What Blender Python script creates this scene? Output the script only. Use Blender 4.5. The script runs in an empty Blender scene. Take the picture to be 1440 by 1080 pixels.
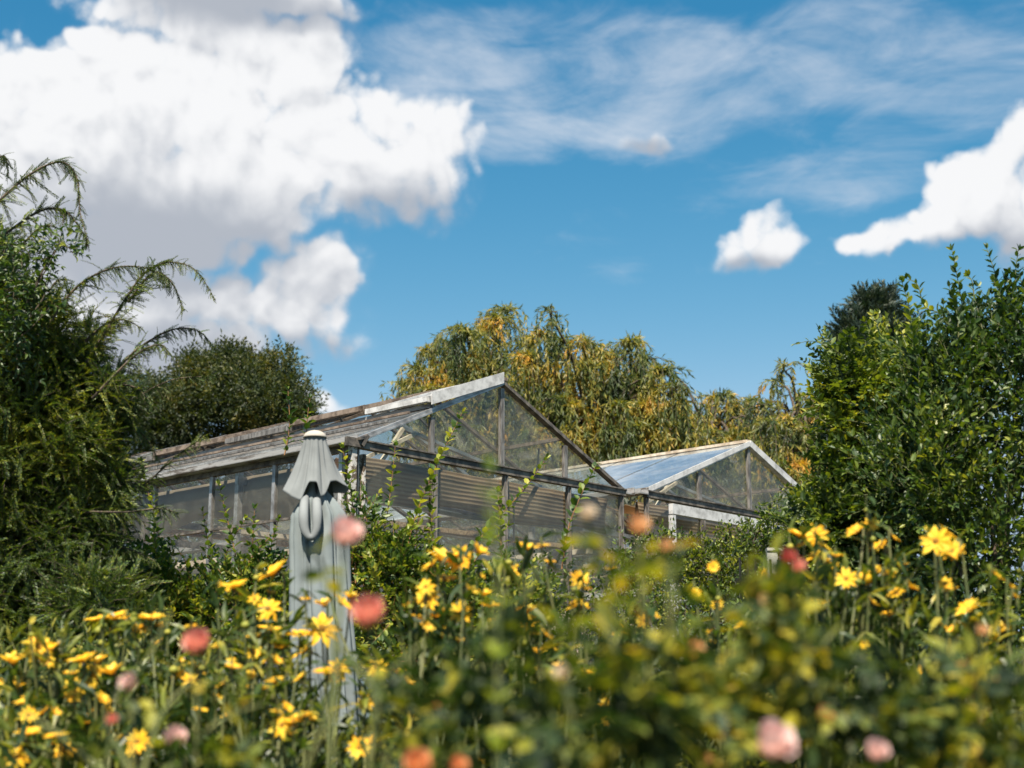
import bpy, math, random
import numpy as np
from mathutils import Vector, Matrix
rng = np.random.default_rng(11)
random.seed(5)
C = bpy.context.scene.collection
S = bpy.context.scene
# ------------------------------------------------------------------ camera
EYE = np.array([0.0, 0.0, 1.5]); PITCH = math.atan(470 / 2000); FPX = 2000.0
cam = bpy.data.cameras.new('camera'); camo = bpy.data.objects.new('camera', cam); C.objects.link(camo)
camo.location = EYE; camo.rotation_euler = (math.pi / 2 + PITCH, 0, 0)
cam.lens = 50; cam.sensor_width = 36; cam.clip_end = 3000; cam.clip_start = .05
cam.dof.use_dof = True; cam.dof.focus_distance = 11.5; cam.dof.aperture_fstop = 2.5
S.camera = camo
S.view_settings.view_transform = 'Standard'; S.view_settings.look = 'None'
S.view_settings.exposure = 1.15; S.view_settings.gamma = 1.0
S.render.engine = 'CYCLES'
try:
    S.cycles.use_denoising = True; S.cycles.max_bounces = 8; S.cycles.transparent_max_bounces = 24
    S.cycles.caustics_reflective = False; S.cycles.caustics_refractive = False
    S.cycles.diffuse_bounces = 3; S.cycles.glossy_bounces = 3; S.cycles.transmission_bounces = 6
except Exception: pass

FW = np.array([0, math.cos(PITCH), math.sin(PITCH)]); UPV = np.array([0, -math.sin(PITCH), math.cos(PITCH)])
def ray(px, py):
    d = FW + np.array([1., 0, 0]) * (px - 720) / FPX + UPV * (540 - py) / FPX
    return d
def at(px, py, Y):                      # a point of the place at distance Y seen in that direction of the photograph
    d = ray(px, py); return EYE + d * (Y / d[1])
def azel(px, py):
    d = ray(px, py); d = d / np.linalg.norm(d)
    return math.atan2(d[0], d[1]), math.asin(d[2])

# ------------------------------------------------------------------ sun and sky
SUN_EL = math.radians(56); SUN_AZ = math.atan2(-0.14, -1.0)
sd = Vector((math.cos(SUN_EL) * math.sin(SUN_AZ), math.cos(SUN_EL) * math.cos(SUN_AZ), math.sin(SUN_EL)))
sl = bpy.data.lights.new('sun', 'SUN'); sl.energy = 5.0; sl.angle = math.radians(.55); sl.color = (1, .91, .77)
so = bpy.data.objects.new('sun', sl); C.objects.link(so); so.rotation_euler = sd.to_track_quat('Z', 'Y').to_euler()

W = bpy.data.worlds.new('World'); S.world = W; W.use_nodes = True
try: W.cycles.sampling_method = 'MANUAL'; W.cycles.sample_map_resolution = 512
except Exception: pass
wt = W.node_tree; wt.nodes.clear()
def N(t, typ, **kw):
    n = t.nodes.new(typ)
    for k, v in kw.items():
        if k == 'ins':
            for i, x in v.items(): n.inputs[i].default_value = x
        else: setattr(n, k, v)
    return n
def math_(t, op, a, b=None, c=None, clamp=False):
    n = t.nodes.new('ShaderNodeMath'); n.operation = op; n.use_clamp = clamp
    for i, x in enumerate((a, b, c)):
        if x is None: continue
        if isinstance(x, (int, float)): n.inputs[i].default_value = x
        else: t.links.new(x, n.inputs[i])
    return n.outputs[0]
def vmath(t, op, a, b=None):
    n = t.nodes.new('ShaderNodeVectorMath'); n.operation = op
    for i, x in enumerate((a, b)):
        if x is None: continue
        if isinstance(x, (tuple, list)): n.inputs[i].default_value = x
        else: t.links.new(x, n.inputs[i])
    return n.outputs['Value'] if op in ('LENGTH', 'DOT_PRODUCT') else n.outputs[0]
def maprange(t, v, a, b, c=0., d=1., smooth=True):
    n = t.nodes.new('ShaderNodeMapRange'); n.interpolation_type = 'SMOOTHSTEP' if smooth else 'LINEAR'; n.clamp = True
    t.links.new(v, n.inputs[0])
    for i, x in enumerate((a, b, c, d)): n.inputs[i + 1].default_value = x
    return n.outputs[0]
def mixc(t, f, a, b):
    n = t.nodes.new('ShaderNodeMix'); n.data_type = 'RGBA'
    for i, x in ((0, f), (6, a), (7, b)):
        if isinstance(x, (int, float)): n.inputs[i].default_value = x
        elif isinstance(x, tuple): n.inputs[i].default_value = (*x, 1)[:4]
        else: t.links.new(x, n.inputs[i])
    return n.outputs[2]
def noise(t, vec, scale, detail=5, rough=.55, dist=0., out=0):
    n = t.nodes.new('ShaderNodeTexNoise'); n.inputs['Scale'].default_value = scale; n.inputs['Detail'].default_value = detail
    n.inputs['Roughness'].default_value = rough; n.inputs['Distortion'].default_value = dist
    if vec is not None: t.links.new(vec, n.inputs['Vector'])
    return n.outputs[out]

# cumulus clouds: centre x, y and half sizes (directions on the sky dome)
CUM = [(80, 190, 165, 150), (190, 140, 150, 125), (330, 150, 170, 130), (420, 90, 75, 75), (30, 330, 190, 120), (200, 290, 190, 110),
       (350, 240, 180, 95), (470, 195, 120, 95), (510, 150, 90, 75), (560, 180, 80, 70), (595, 215, 78, 78), (540, 210, 80, 70), (140, 50, 60, 40),
       (455, 392, 84, 80), (490, 440, 70, 54), (415, 440, 100, 56), (310, 430, 75, 60), (300, 385, 30, 36), (200, 420, 140, 80), (250, 480, 170, 40), (60, 440, 130, 90),
       (250, 0, 190, 32), (330, -15, 190, 30),
       (450, 556, 52, 44), (425, 545, 50, 34), 
       (1050, 336, 52, 34), (1095, 346, 42, 26), (1012, 346, 42, 27), (1076, 318, 34, 28), (1034, 320, 32, 26),
       (1390, 260, 90, 75), (1330, 275, 60, 58), (1450, 290, 60, 90), (1240, 338, 60, 32), (1300, 318, 75, 42), (1195, 345, 34, 20), (1440, 205, 34, 34), (1420, 225, 50, 48), (1368, 228, 46, 42),
       (905, 210, 40, 20), (300, 30, 160, 40), (450, 552, 34, 30)]
fg = bpy.data.node_groups.new('CumulusField', 'ShaderNodeTree')
fg.interface.new_socket('P', in_out='INPUT', socket_type='NodeSocketVector')
fg.interface.new_socket('H', in_out='OUTPUT', socket_type='NodeSocketFloat')
fg.interface.new_socket('F', in_out='OUTPUT', socket_type='NodeSocketFloat')
gi = fg.nodes.new('NodeGroupInput'); go = fg.nodes.new('NodeGroupOutput')
P = gi.outputs[0]
w1 = vmath(fg, 'SCALE', vmath(fg, 'SUBTRACT', noise(fg, P, 9, 3, .5, 0, 1), (.5, .5, .5))); fg.nodes[-1].inputs['Scale'].default_value = .075
w2 = vmath(fg, 'SCALE', vmath(fg, 'SUBTRACT', noise(fg, P, 34, 4, .55, 0, 1), (.5, .5, .5))); fg.nodes[-1].inputs['Scale'].default_value = .012
Pw = vmath(fg, 'ADD', vmath(fg, 'ADD', P, w1), w2)
cur = None
for cx, cy, rx, ry in CUM:
    a, e = azel(cx, cy); a2, _ = azel(cx + rx, cy); _, e2 = azel(cx, cy - ry)
    l = vmath(fg, 'MULTIPLY', vmath(fg, 'SUBTRACT', Pw, (a, e, 0)), (1 / abs(a2 - a), 1 / abs(e2 - e), 0))
    d2 = vmath(fg, 'DOT_PRODUCT', l, l)
    f = math_(fg, 'MULTIPLY', math_(fg, 'SUBTRACT', 1.0, d2), min(1.0, .25 + rx / 140))
    cur = f if cur is None else math_(fg, 'SMOOTH_MAX', cur, f, .45)
puff = None
for sc_, am_ in ((14, 1.0), (36, .75), (85, .38)):
    vor = fg.nodes.new('ShaderNodeTexVoronoi'); vor.feature = 'SMOOTH_F1'; vor.inputs['Scale'].default_value = sc_
    vor.inputs['Smoothness'].default_value = .25; fg.links.new(Pw, vor.inputs['Vector'])
    f = math_(fg, 'MULTIPLY', math_(fg, 'SUBTRACT', .42, vor.outputs['Distance']), am_)
    puff = f if puff is None else math_(fg, 'ADD', puff, f)
fine = math_(fg, 'MULTIPLY', math_(fg, 'SUBTRACT', noise(fg, P, 50, 9, .64), .5), .50)
H = math_(fg, 'ADD', math_(fg, 'ADD', math_(fg, 'ADD', cur, .16), puff), fine)
fg.links.new(H, go.inputs[0]); fg.links.new(cur, go.inputs[1])

tc = N(wt, 'ShaderNodeTexCoord'); sx = N(wt, 'ShaderNodeSeparateXYZ')
nrm = vmath(wt, 'NORMALIZE', tc.outputs['Generated']); wt.links.new(nrm, sx.inputs[0])
az = math_(wt, 'ARCTAN2', sx.outputs[0], sx.outputs[1]); el = math_(wt, 'ARCSINE', sx.outputs[2])
cb = N(wt, 'ShaderNodeCombineXYZ'); wt.links.new(az, cb.inputs[0]); wt.links.new(el, cb.inputs[1])
PP = cb.outputs[0]
g1 = N(wt, 'ShaderNodeGroup', node_tree=fg); wt.links.new(PP, g1.inputs[0])
g2 = N(wt, 'ShaderNodeGroup', node_tree=fg); wt.links.new(vmath(wt, 'ADD', PP, (-.006, .014, 0)), g2.inputs[0])
dens = maprange(wt, g1.outputs[0], -.06, .46)
dF = math_(wt, 'SUBTRACT', g1.outputs[1], g2.outputs[1]); dH = math_(wt, 'SUBTRACT', g1.outputs[0], g2.outputs[0])
# broad light and shade: height inside each big cloud, then relief of the billows
lay = None
for cx, cy, rx, ry in [(215, 348, 280, 105), (560, 300, 110, 45), (430, 500, 95, 34), (1055, 376, 60, 20), (1400, 360, 140, 34), (905, 212, 60, 40), (320, -10, 260, 60), (230, 500, 200, 60)]:
    a, e = azel(cx, cy); a2, _ = azel(cx + rx, cy); _, e2 = azel(cx, cy - ry)
    l = vmath(wt, 'MULTIPLY', vmath(wt, 'SUBTRACT', PP, (a, e, 0)), (1 / abs(a2 - a), 1 / abs(e2 - e), 0))
    f = math_(wt, 'EXPONENT', math_(wt, 'MULTIPLY', vmath(wt, 'DOT_PRODUCT', l, l), -1.1))
    lay = f if lay is None else math_(wt, 'MAXIMUM', lay, f)
lit = math_(wt, 'ADD', math_(wt, 'MULTIPLY', lay, -1.0), math_(wt, 'MULTIPLY', dH, math_(wt, 'SUBTRACT', .6, math_(wt, 'MULTIPLY', lay, .5))))
lit = math_(wt, 'ADD', lit, math_(wt, 'MULTIPLY', math_(wt, 'SUBTRACT', noise(wt, PP, 7, 5, .55), .5), .35))
lit = maprange(wt, lit, -.85, .09, 0, 1)
ccol = mixc(wt, lit, (3.35, 3.62, 4.1), (6.9, 6.95, 7.05))
# cirrus
soft = maprange(wt, g1.outputs[0], -.30, .62)
dens = math_(wt, 'ADD', math_(wt, 'MULTIPLY', dens, math_(wt, 'SUBTRACT', 1.0, math_(wt, 'MULTIPLY', lay, .85))), math_(wt, 'MULTIPLY', soft, math_(wt, 'MULTIPLY', lay, .85)))
mp = N(wt, 'ShaderNodeMapping'); mp.inputs['Rotation'].default_value = (0, 0, math.radians(-16)); mp.inputs['Scale'].default_value = (1.0, 2.6, 1)
wt.links.new(PP, mp.inputs[0])
ci = noise(wt, mp.outputs[0], 4.0, 7, .58, .8)
ci2 = noise(wt, mp.outputs[0], 11.0, 7, .6, .6)
cim = math_(wt, 'ADD', math_(wt, 'MULTIPLY', ci, .62), math_(wt, 'MULTIPLY', ci2, .38))
mask = None
for cx, cy, rx, ry in [(760, 120, 260, 110), (980, 130, 330, 95), (1260, 110, 330, 130), (1180, 230, 200, 60), (700, 190, 120, 50), (1400, 100, 160, 120), (620, 60, 180, 60)]:
    a, e = azel(cx, cy); a2, _ = azel(cx + rx, cy); _, e2 = azel(cx, cy - ry)
    l = vmath(wt, 'MULTIPLY', vmath(wt, 'SUBTRACT', PP, (a, e, 0)), (1 / abs(a2 - a), 1 / abs(e2 - e), 0))
    f = math_(wt, 'SUBTRACT', 1.0, vmath(wt, 'DOT_PRODUCT', l, l))
    mask = f if mask is None else math_(wt, 'SMOOTH_MAX', mask, f, .3)
cid = maprange(wt, math_(wt, 'ADD', cim, math_(wt, 'MULTIPLY', maprange(wt, mask, -1.0, 1.0), .26)), .58, .92, 0, .80)
sky = N(wt, 'ShaderNodeTexSky', sky_type='NISHITA', sun_disc=False, sun_elevation=SUN_EL, sun_rotation=SUN_AZ)
try: sky.air_density = 1.0; sky.dust_density = .15; sky.ozone_density = 2.0
except Exception: pass
tint = N(wt, 'ShaderNodeMix', data_type='RGBA', blend_type='MULTIPLY'); tint.inputs[0].default_value = 1
sp = N(wt, 'ShaderNodeSeparateColor'); wt.links.new(sky.outputs[0], sp.inputs[0]); cbn = N(wt, 'ShaderNodeCombineColor')
for i_, pw, mx_, cf in ((0, 2.5, 2.88, .205), (1, 1.1, 4.2, .84), (2, .8, 6.0, 1.29)):
    wt.links.new(math_(wt, 'MULTIPLY', math_(wt, 'POWER', math_(wt, 'MINIMUM', sp.outputs[i_], mx_), pw), cf), cbn.inputs[i_])
wt.links.new(cbn.outputs[0], tint.inputs[6]); tint.inputs[7].default_value = (1.18, 1.09, 1.06, 1)
skc = tint.outputs[2]
c1 = mixc(wt, cid, skc, (4.9, 5.4, 6.1))
c2 = mixc(wt, dens, c1, ccol)
bg = N(wt, 'ShaderNodeBackground'); bg.inputs[1].default_value = .061; wt.links.new(c2, bg.inputs[0])
wo = N(wt, 'ShaderNodeOutputWorld'); wt.links.new(bg.outputs[0], wo.inputs[0])

# ------------------------------------------------------------------ mesh helpers
def norm(v): v = np.asarray(v, float); return v / (np.linalg.norm(v, axis=-1, keepdims=True) + 1e-12)
class MB:
    def __init__(s): s.v = []; s.f = {3: [], 4: []}; s.n = 0
    def add(s, v, f3=None, f4=None):
        v = np.asarray(v, float).reshape(-1, 3); s.v.append(v)
        if f3 is not None and len(f3): s.f[3].append(np.asarray(f3) + s.n)
        if f4 is not None and len(f4): s.f[4].append(np.asarray(f4) + s.n)
        s.n += len(v); return s
    def scatter(s, tpl, P, R, sc):
        tv, t3, t4 = tpl; k = len(P)
        if k == 0: return s
        V = np.einsum('kij,nj->kni', R, tv) * np.asarray(sc).reshape(-1, 1, 1) + np.asarray(P)[:, None, :]
        n = len(tv); off = (np.arange(k) * n)[:, None, None]
        s.add(V.reshape(-1, 3), (t3[None] + off).reshape(-1, 3) if len(t3) else None, (t4[None] + off).reshape(-1, 4) if len(t4) else None)
        return s
    def tube(s, pts, rad, n=6, cap=True):
        pts = np.asarray(pts, float); m = len(pts); rad = np.broadcast_to(np.asarray(rad, float), (m,))
        tg = np.gradient(pts, axis=0); tg = norm(tg)
        ref = np.array([0, 0, 1.]) if abs(tg[0][2]) < .9 else np.array([1., 0, 0])
        a = norm(np.cross(tg, ref)); b = np.cross(tg, a)
        th = np.arange(n) * 2 * math.pi / n
        V = pts[:, None] + rad[:, None, None] * (a[:, None] * np.cos(th)[None, :, None] + b[:, None] * np.sin(th)[None, :, None])
        F = []
        for i in range(m - 1):
            for j in range(n):
                F.append((i * n + j, i * n + (j + 1) % n, (i + 1) * n + (j + 1) % n, (i + 1) * n + j))
        V = V.reshape(-1, 3); T = []
        if cap:
            V = np.vstack([V, pts[0], pts[-1]])
            for j in range(n):
                T.append((m * n, (j + 1) % n, j)); T.append((m * n + 1, (m - 1) * n + j, (m - 1) * n + (j + 1) % n))
        return s.add(V, T, F)
    def bar(s, p, q, w, h, up=(0, 0, 1)):
        p = np.asarray(p, float); q = np.asarray(q, float); d = norm(q - p); a = norm(np.cross(d, up)); b = np.cross(a, d)
        V = [c + a * x * w / 2 + b * y * h / 2 for c in (p, q) for x, y in ((-1, -1), (1, -1), (1, 1), (-1, 1))]
        return s.add(V, None, [(3, 2, 1, 0), (4, 5, 6, 7), (0, 1, 5, 4), (1, 2, 6, 5), (2, 3, 7, 6), (3, 0, 4, 7)])
    def slab(s, quad, th):                # thick sheet from four corners
        q = np.asarray(quad, float); nn = norm(np.cross(q[1] - q[0], q[3] - q[0])) * th / 2
        V = np.vstack([q - nn, q + nn])
        return s.add(V, None, [(3, 2, 1, 0), (4, 5, 6, 7), (0, 1, 5, 4), (1, 2, 6, 5), (2, 3, 7, 6), (3, 0, 4, 7)])
    def build(s, name, mat, parent=None, smooth=False, local=False):
        me = bpy.data.meshes.new(name); V = np.vstack(s.v).astype(np.float32)
        F3 = np.vstack(s.f[3]) if s.f[3] else np.zeros((0, 3), int); F4 = np.vstack(s.f[4]) if s.f[4] else np.zeros((0, 4), int)
        me.vertices.add(len(V)); me.vertices.foreach_set('co', V.ravel())
        nl = F3.size + F4.size; me.loops.add(nl); me.loops.foreach_set('vertex_index', np.concatenate([F3.ravel(), F4.ravel()]).astype(np.int32))
        me.polygons.add(len(F3) + len(F4))
        st = np.concatenate([np.arange(len(F3)) * 3, F3.size + np.arange(len(F4)) * 4]).astype(np.int32)
        me.polygons.foreach_set('loop_start', st)
        me.polygons.foreach_set('use_smooth', np.full(len(st), smooth)); me.update(calc_edges=True); me.validate()
        me.materials.append(mat)
        o = bpy.data.objects.new(name, me); C.objects.link(o)
        if parent is not None:
            o.parent = parent
            if not local: o.matrix_parent_inverse = parent.matrix_basis.inverted()
        return o
def tag(o, label=None, cat=None, group=None, kind=None):
    if label: o['label'] = label
    if cat: o['category'] = cat
    if group: o['group'] = group
    if kind: o['kind'] = kind
    return o
def thing(name, loc, label, cat, group=None, rz=0):
    o = bpy.data.objects.new(name, None); C.objects.link(o); o.location = loc; o.rotation_euler = (0, 0, rz); o.empty_display_size = .1
    return tag(o, label, cat, group)
E3 = np.zeros((0, 3), int); E4 = np.zeros((0, 4), int)
def leaf(w=.5, fold=.12, curl=.15):       # unit leaf along +x, 8 vertices
    z = lambda x: -curl * x * x
    v = [(0, 0, 0), (.28, -w / 2 * .9, z(.28) + fold * w), (.28, 0, z(.28)), (.28, w / 2 * .9, z(.28) + fold * w),
         (.68, -w / 2 * .8, z(.68) + fold * w), (.68, 0, z(.68)), (.68, w / 2 * .8, z(.68) + fold * w), (1, 0, z(1))]
    return np.array(v, float), np.array([(0, 1, 2), (0, 2, 3), (4, 7, 5), (5, 7, 6)]), np.array([(1, 4, 5, 2), (2, 5, 6, 3)])
def diamond(w=.4, fold=.2):
    return np.array([(0, 0, 0), (.45, -w / 2, fold * w), (1, 0, -.05), (.45, w / 2, fold * w)], float), E3, np.array([(0, 1, 2, 3)])
def place(tpl, p, d, up=(0, 0, 1), s=1.):
    x = norm(d); y = np.cross(up, x)
    y = norm(y) if np.linalg.norm(y) > 1e-3 else np.array([0, 1., 0]); z = np.cross(x, y)
    M = np.stack([x, y, z], 1); return (tpl[0] @ M.T) * s + np.asarray(p), tpl[1], tpl[2]
def merge(L):
    mb = MB()
    for v, a, b in L: mb.add(v, a, b)
    return np.vstack(mb.v), (np.vstack(mb.f[3]) if mb.f[3] else E3), (np.vstack(mb.f[4]) if mb.f[4] else E4)
def frames(D, rollnoise=.5, up=(0, 0, 1)):
    D = norm(D); k = len(D); u = norm(np.tile(np.asarray(up, float), (k, 1)) + rng.normal(0, rollnoise, (k, 3)))
    y = norm(np.cross(u, D)); z = np.cross(D, y); return np.stack([D, y, z], 2)
def twig(n, L, ls, lf, ang=.9, opp=True, droop=.0, jit=.25, lift=.3):
    """twig of n leaf nodes along +x, leaves of length ls; returns (leaves template, stem template)"""
    parts = []; pts = []
    for i in range(n):
        t = (i + .6) / n; p = np.array([L * t, 0, -droop * L * t * t]); pts.append(p)
        k = ls * (1.0 if t < .75 else 1.25 - .55 * t) * random.uniform(.8, 1.15)
        for sgn in ((1, -1) if opp else ((1,) if i % 2 else (-1,))):
            rot = random.uniform(-.8, .8) if opp else random.uniform(-1.2, 1.2)
            d = np.array([math.cos(ang), math.sin(ang) * sgn * math.cos(rot), math.sin(ang) * math.sin(rot) + lift]) + np.random.default_rng(i * 7 + n).normal(0, jit, 3) * .5
            parts.append(place(lf, p, d, norm(np.array([0, 0, 1.]) + rng.normal(0, .3, 3)), k))
    parts.append(place(lf, pts[-1], (1, .05, .1), (0, 0, 1), ls * .8))
    st = MB(); st.tube(np.array([[0, 0, 0], [L * .5, 0, -droop * L * .25], [L, 0, -droop * L]]), [ls * .035, ls * .028, ls * .015], 3, False)
    return merge(parts), (np.vstack(st.v), E3, np.vstack(st.f[4]))

def spline(pts, n=24):
    pts = np.asarray(pts, float); m = len(pts); t = np.linspace(0, m - 1, n); i = np.clip(t.astype(int), 0, m - 2); f = (t - i)[:, None]
    p = lambda k: pts[np.clip(k, 0, m - 1)]
    p0, p1, p2, p3 = p(i - 1), p(i), p(i + 1), p(i + 2)
    return .5 * (2 * p1 + (p2 - p0) * f + (2 * p0 - 5 * p1 + 4 * p2 - p3) * f ** 2 + (3 * p1 - p0 - 3 * p2 + p3) * f ** 3)
# ------------------------------------------------------------------ materials
def newmat(name):
    m = bpy.data.materials.new(name); m.use_nodes = True; t = m.node_tree; t.nodes.clear()
    return m, t, N(t, 'ShaderNodeOutputMaterial')
def ramp(t, v, stops):
    r = N(t, 'ShaderNodeValToRGB'); t.links.new(v, r.inputs[0]); el_ = r.color_ramp.elements
    while len(el_) < len(stops): el_.new(.5)
    for e, (p, c) in zip(el_, stops): e.position = p; e.color = (*c, 1)
    return r.outputs[0]
def leafmat(name, stops, nscale=1.2, rough=.45, trans=.35, tcol=1.5, spec=.5, nw=.5, yellow=(1.35, 1.3, .45), green=(1, 1, 1)):
    stops = [(p_, tuple(x * y for x, y in zip(c_, green))) for p_, c_ in stops]
    m, t, o = newmat(name); g = N(t, 'ShaderNodeNewGeometry'); tcd = N(t, 'ShaderNodeTexCoord')
    nz = maprange(t, noise(t, tcd.outputs['Object'], nscale, 3), .3, .7, 0, 1, False)
    v = math_(t, 'ADD', math_(t, 'MULTIPLY', g.outputs['Random Per Island'], 1 - nw), math_(t, 'MULTIPLY', nz, nw))
    col = ramp(t, maprange(t, v, .12, .86, 0, 1, False), stops)
    p = N(t, 'ShaderNodeBsdfPrincipled'); t.links.new(col, p.inputs['Base Color']); p.inputs['Roughness'].default_value = rough
    p.inputs['Specular IOR Level'].default_value = spec
    tr = N(t, 'ShaderNodeBsdfTranslucent'); mu = N(t, 'ShaderNodeMix', data_type='RGBA', blend_type='MULTIPLY'); mu.inputs[0].default_value = 1
    t.links.new(col, mu.inputs[6]); mu.inputs[7].default_value = (yellow[0] * tcol, yellow[1] * tcol, yellow[2] * tcol, 1)
    t.links.new(mu.outputs[2], tr.inputs[0])
    mx = N(t, 'ShaderNodeMixShader'); mx.inputs[0].default_value = trans
    t.links.new(p.outputs[0], mx.inputs[1]); t.links.new(tr.outputs[0], mx.inputs[2]); t.links.new(mx.outputs[0], o.inputs[0]); return m
def solid(name, c1, c2=None, rough=.6, metal=0, nscale=8, stretch=(1, 1, 1), spec=.5, bump=0, wide=(.35, .65), bscale=None):
    m, t, o = newmat(name); p = N(t, 'ShaderNodeBsdfPrincipled'); p.inputs['Roughness'].default_value = rough
    p.inputs['Metallic'].default_value = metal; p.inputs['Specular IOR Level'].default_value = spec
    tcd = N(t, 'ShaderNodeTexCoord'); mpn = N(t, 'ShaderNodeMapping'); mpn.inputs['Scale'].default_value = stretch; t.links.new(tcd.outputs['Object'], mpn.inputs[0])
    nz = noise(t, mpn.outputs[0], nscale, 7, .62)
    t.links.new(mixc(t, maprange(t, nz, wide[0], wide[1]), c1, c2 or c1), p.inputs['Base Color'])
    if bump:
        b = N(t, 'ShaderNodeBump'); b.inputs['Strength'].default_value = bump; b.inputs['Distance'].default_value = .01
        t.links.new(noise(t, mpn.outputs[0], bscale or nscale * 4, 4), b.inputs['Height']); t.links.new(b.outputs[0], p.inputs['Normal'])
    t.links.new(p.outputs[0], o.inputs[0]); return m
def clothmat(name, c, trans=.25):
    m, t, o = newmat(name); p = N(t, 'ShaderNodeBsdfPrincipled'); p.inputs['Roughness'].default_value = .9; p.inputs['Specular IOR Level'].default_value = .1
    tcd = N(t, 'ShaderNodeTexCoord'); nz = noise(t, tcd.outputs['Object'], 5, 5)
    col = mixc(t, maprange(t, nz, .3, .7), c, tuple(x * .74 for x in c)); t.links.new(col, p.inputs['Base Color'])
    tr = N(t, 'ShaderNodeBsdfTranslucent'); t.links.new(col, tr.inputs[0]); mx = N(t, 'ShaderNodeMixShader'); mx.inputs[0].default_value = trans
    t.links.new(p.outputs[0], mx.inputs[1]); t.links.new(tr.outputs[0], mx.inputs[2]); t.links.new(mx.outputs[0], o.inputs[0]); return m
def glassmat(name, dirt=.22, tintc=(.86, .90, .88), dcol=(.45, .43, .36), st=(1, 1, 1), refl=1.0):
    m, t, o = newmat(name); tr = N(t, 'ShaderNodeBsdfTransparent'); tr.inputs[0].default_value = (*tintc, 1)
    gl = N(t, 'ShaderNodeBsdfGlossy'); gl.inputs['Roughness'].default_value = .03; gl.inputs[0].default_value = (.9, .95, 1, 1)
    tcd = N(t, 'ShaderNodeTexCoord'); bmp = N(t, 'ShaderNodeBump'); bmp.inputs['Strength'].default_value = .12; bmp.inputs['Distance'].default_value = .02
    t.links.new(noise(t, tcd.outputs['Object'], 2.2, 2), bmp.inputs['Height']); t.links.new(bmp.outputs[0], gl.inputs['Normal'])
    ge = N(t, 'ShaderNodeNewGeometry'); cs = math_(t, 'ABSOLUTE', vmath(t, 'DOT_PRODUCT', ge.outputs['Normal'], ge.outputs['Incoming']))
    frr = math_(t, 'ADD', math_(t, 'MULTIPLY', math_(t, 'POWER', math_(t, 'SUBTRACT', 1.0, cs), 5.0), .96), .04); mx = N(t, 'ShaderNodeMixShader')
    t.links.new(math_(t, 'MULTIPLY', frr, refl, clamp=True), mx.inputs[0]); t.links.new(tr.outputs[0], mx.inputs[1]); t.links.new(gl.outputs[0], mx.inputs[2])
    df = N(t, 'ShaderNodeBsdfDiffuse'); df.inputs[0].default_value = (*dcol, 1)
    mpn = N(t, 'ShaderNodeMapping'); mpn.inputs['Scale'].default_value = st; mpn.inputs['Rotation'].default_value = (0, .5, .4); t.links.new(tcd.outputs['Object'], mpn.inputs[0])
    n1 = noise(t, mpn.outputs[0], 5, 8, .7, .6); n2 = noise(t, tcd.outputs['Object'], 1.3, 4)
    d = math_(t, 'MULTIPLY', maprange(t, n1, .35, .75, .35, 1.2), maprange(t, n2, .3, .7, .5, 1.2)); d = math_(t, 'MULTIPLY', d, dirt, clamp=True)
    m2 = N(t, 'ShaderNodeMixShader'); t.links.new(d, m2.inputs[0]); t.links.new(mx.outputs[0], m2.inputs[1]); t.links.new(df.outputs[0], m2.inputs[2])
    t.links.new(m2.outputs[0], o.inputs[0]); return m
def slatmat(name, c1, c2, scale=16, axis='Y'):
    m, t, o = newmat(name); tcd = N(t, 'ShaderNodeTexCoord'); wv = N(t, 'ShaderNodeTexWave', bands_direction=axis); wv.inputs['Scale'].default_value = scale
    wv.inputs['Distortion'].default_value = .6; wv.inputs['Detail'].default_value = 3; t.links.new(tcd.outputs['Object'], wv.inputs[0])
    nz = noise(t, tcd.outputs['Object'], 2.5, 6, .65)
    v = math_(t, 'ADD', math_(t, 'MULTIPLY', wv.outputs['Fac'], .45), math_(t, 'MULTIPLY', nz, .6))
    p = N(t, 'ShaderNodeBsdfPrincipled'); p.inputs['Roughness'].default_value = .85
    t.links.new(mixc(t, maprange(t, v, .2, .8), c1, c2), p.inputs['Base Color'])
    b = N(t, 'ShaderNodeBump'); b.inputs['Strength'].default_value = .5; b.inputs['Distance'].default_value = .01; t.links.new(wv.outputs['Fac'], b.inputs['Height']); t.links.new(b.outputs[0], p.inputs['Normal'])
    tr = N(t, 'ShaderNodeBsdfTranslucent'); tr.inputs[0].default_value = (*c2, 1); mx = N(t, 'ShaderNodeMixShader'); mx.inputs[0].default_value = .58
    t.links.new(p.outputs[0], mx.inputs[1]); t.links.new(tr.outputs[0], mx.inputs[2]); t.links.new(mx.outputs[0], o.inputs[0]); return m
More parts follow.
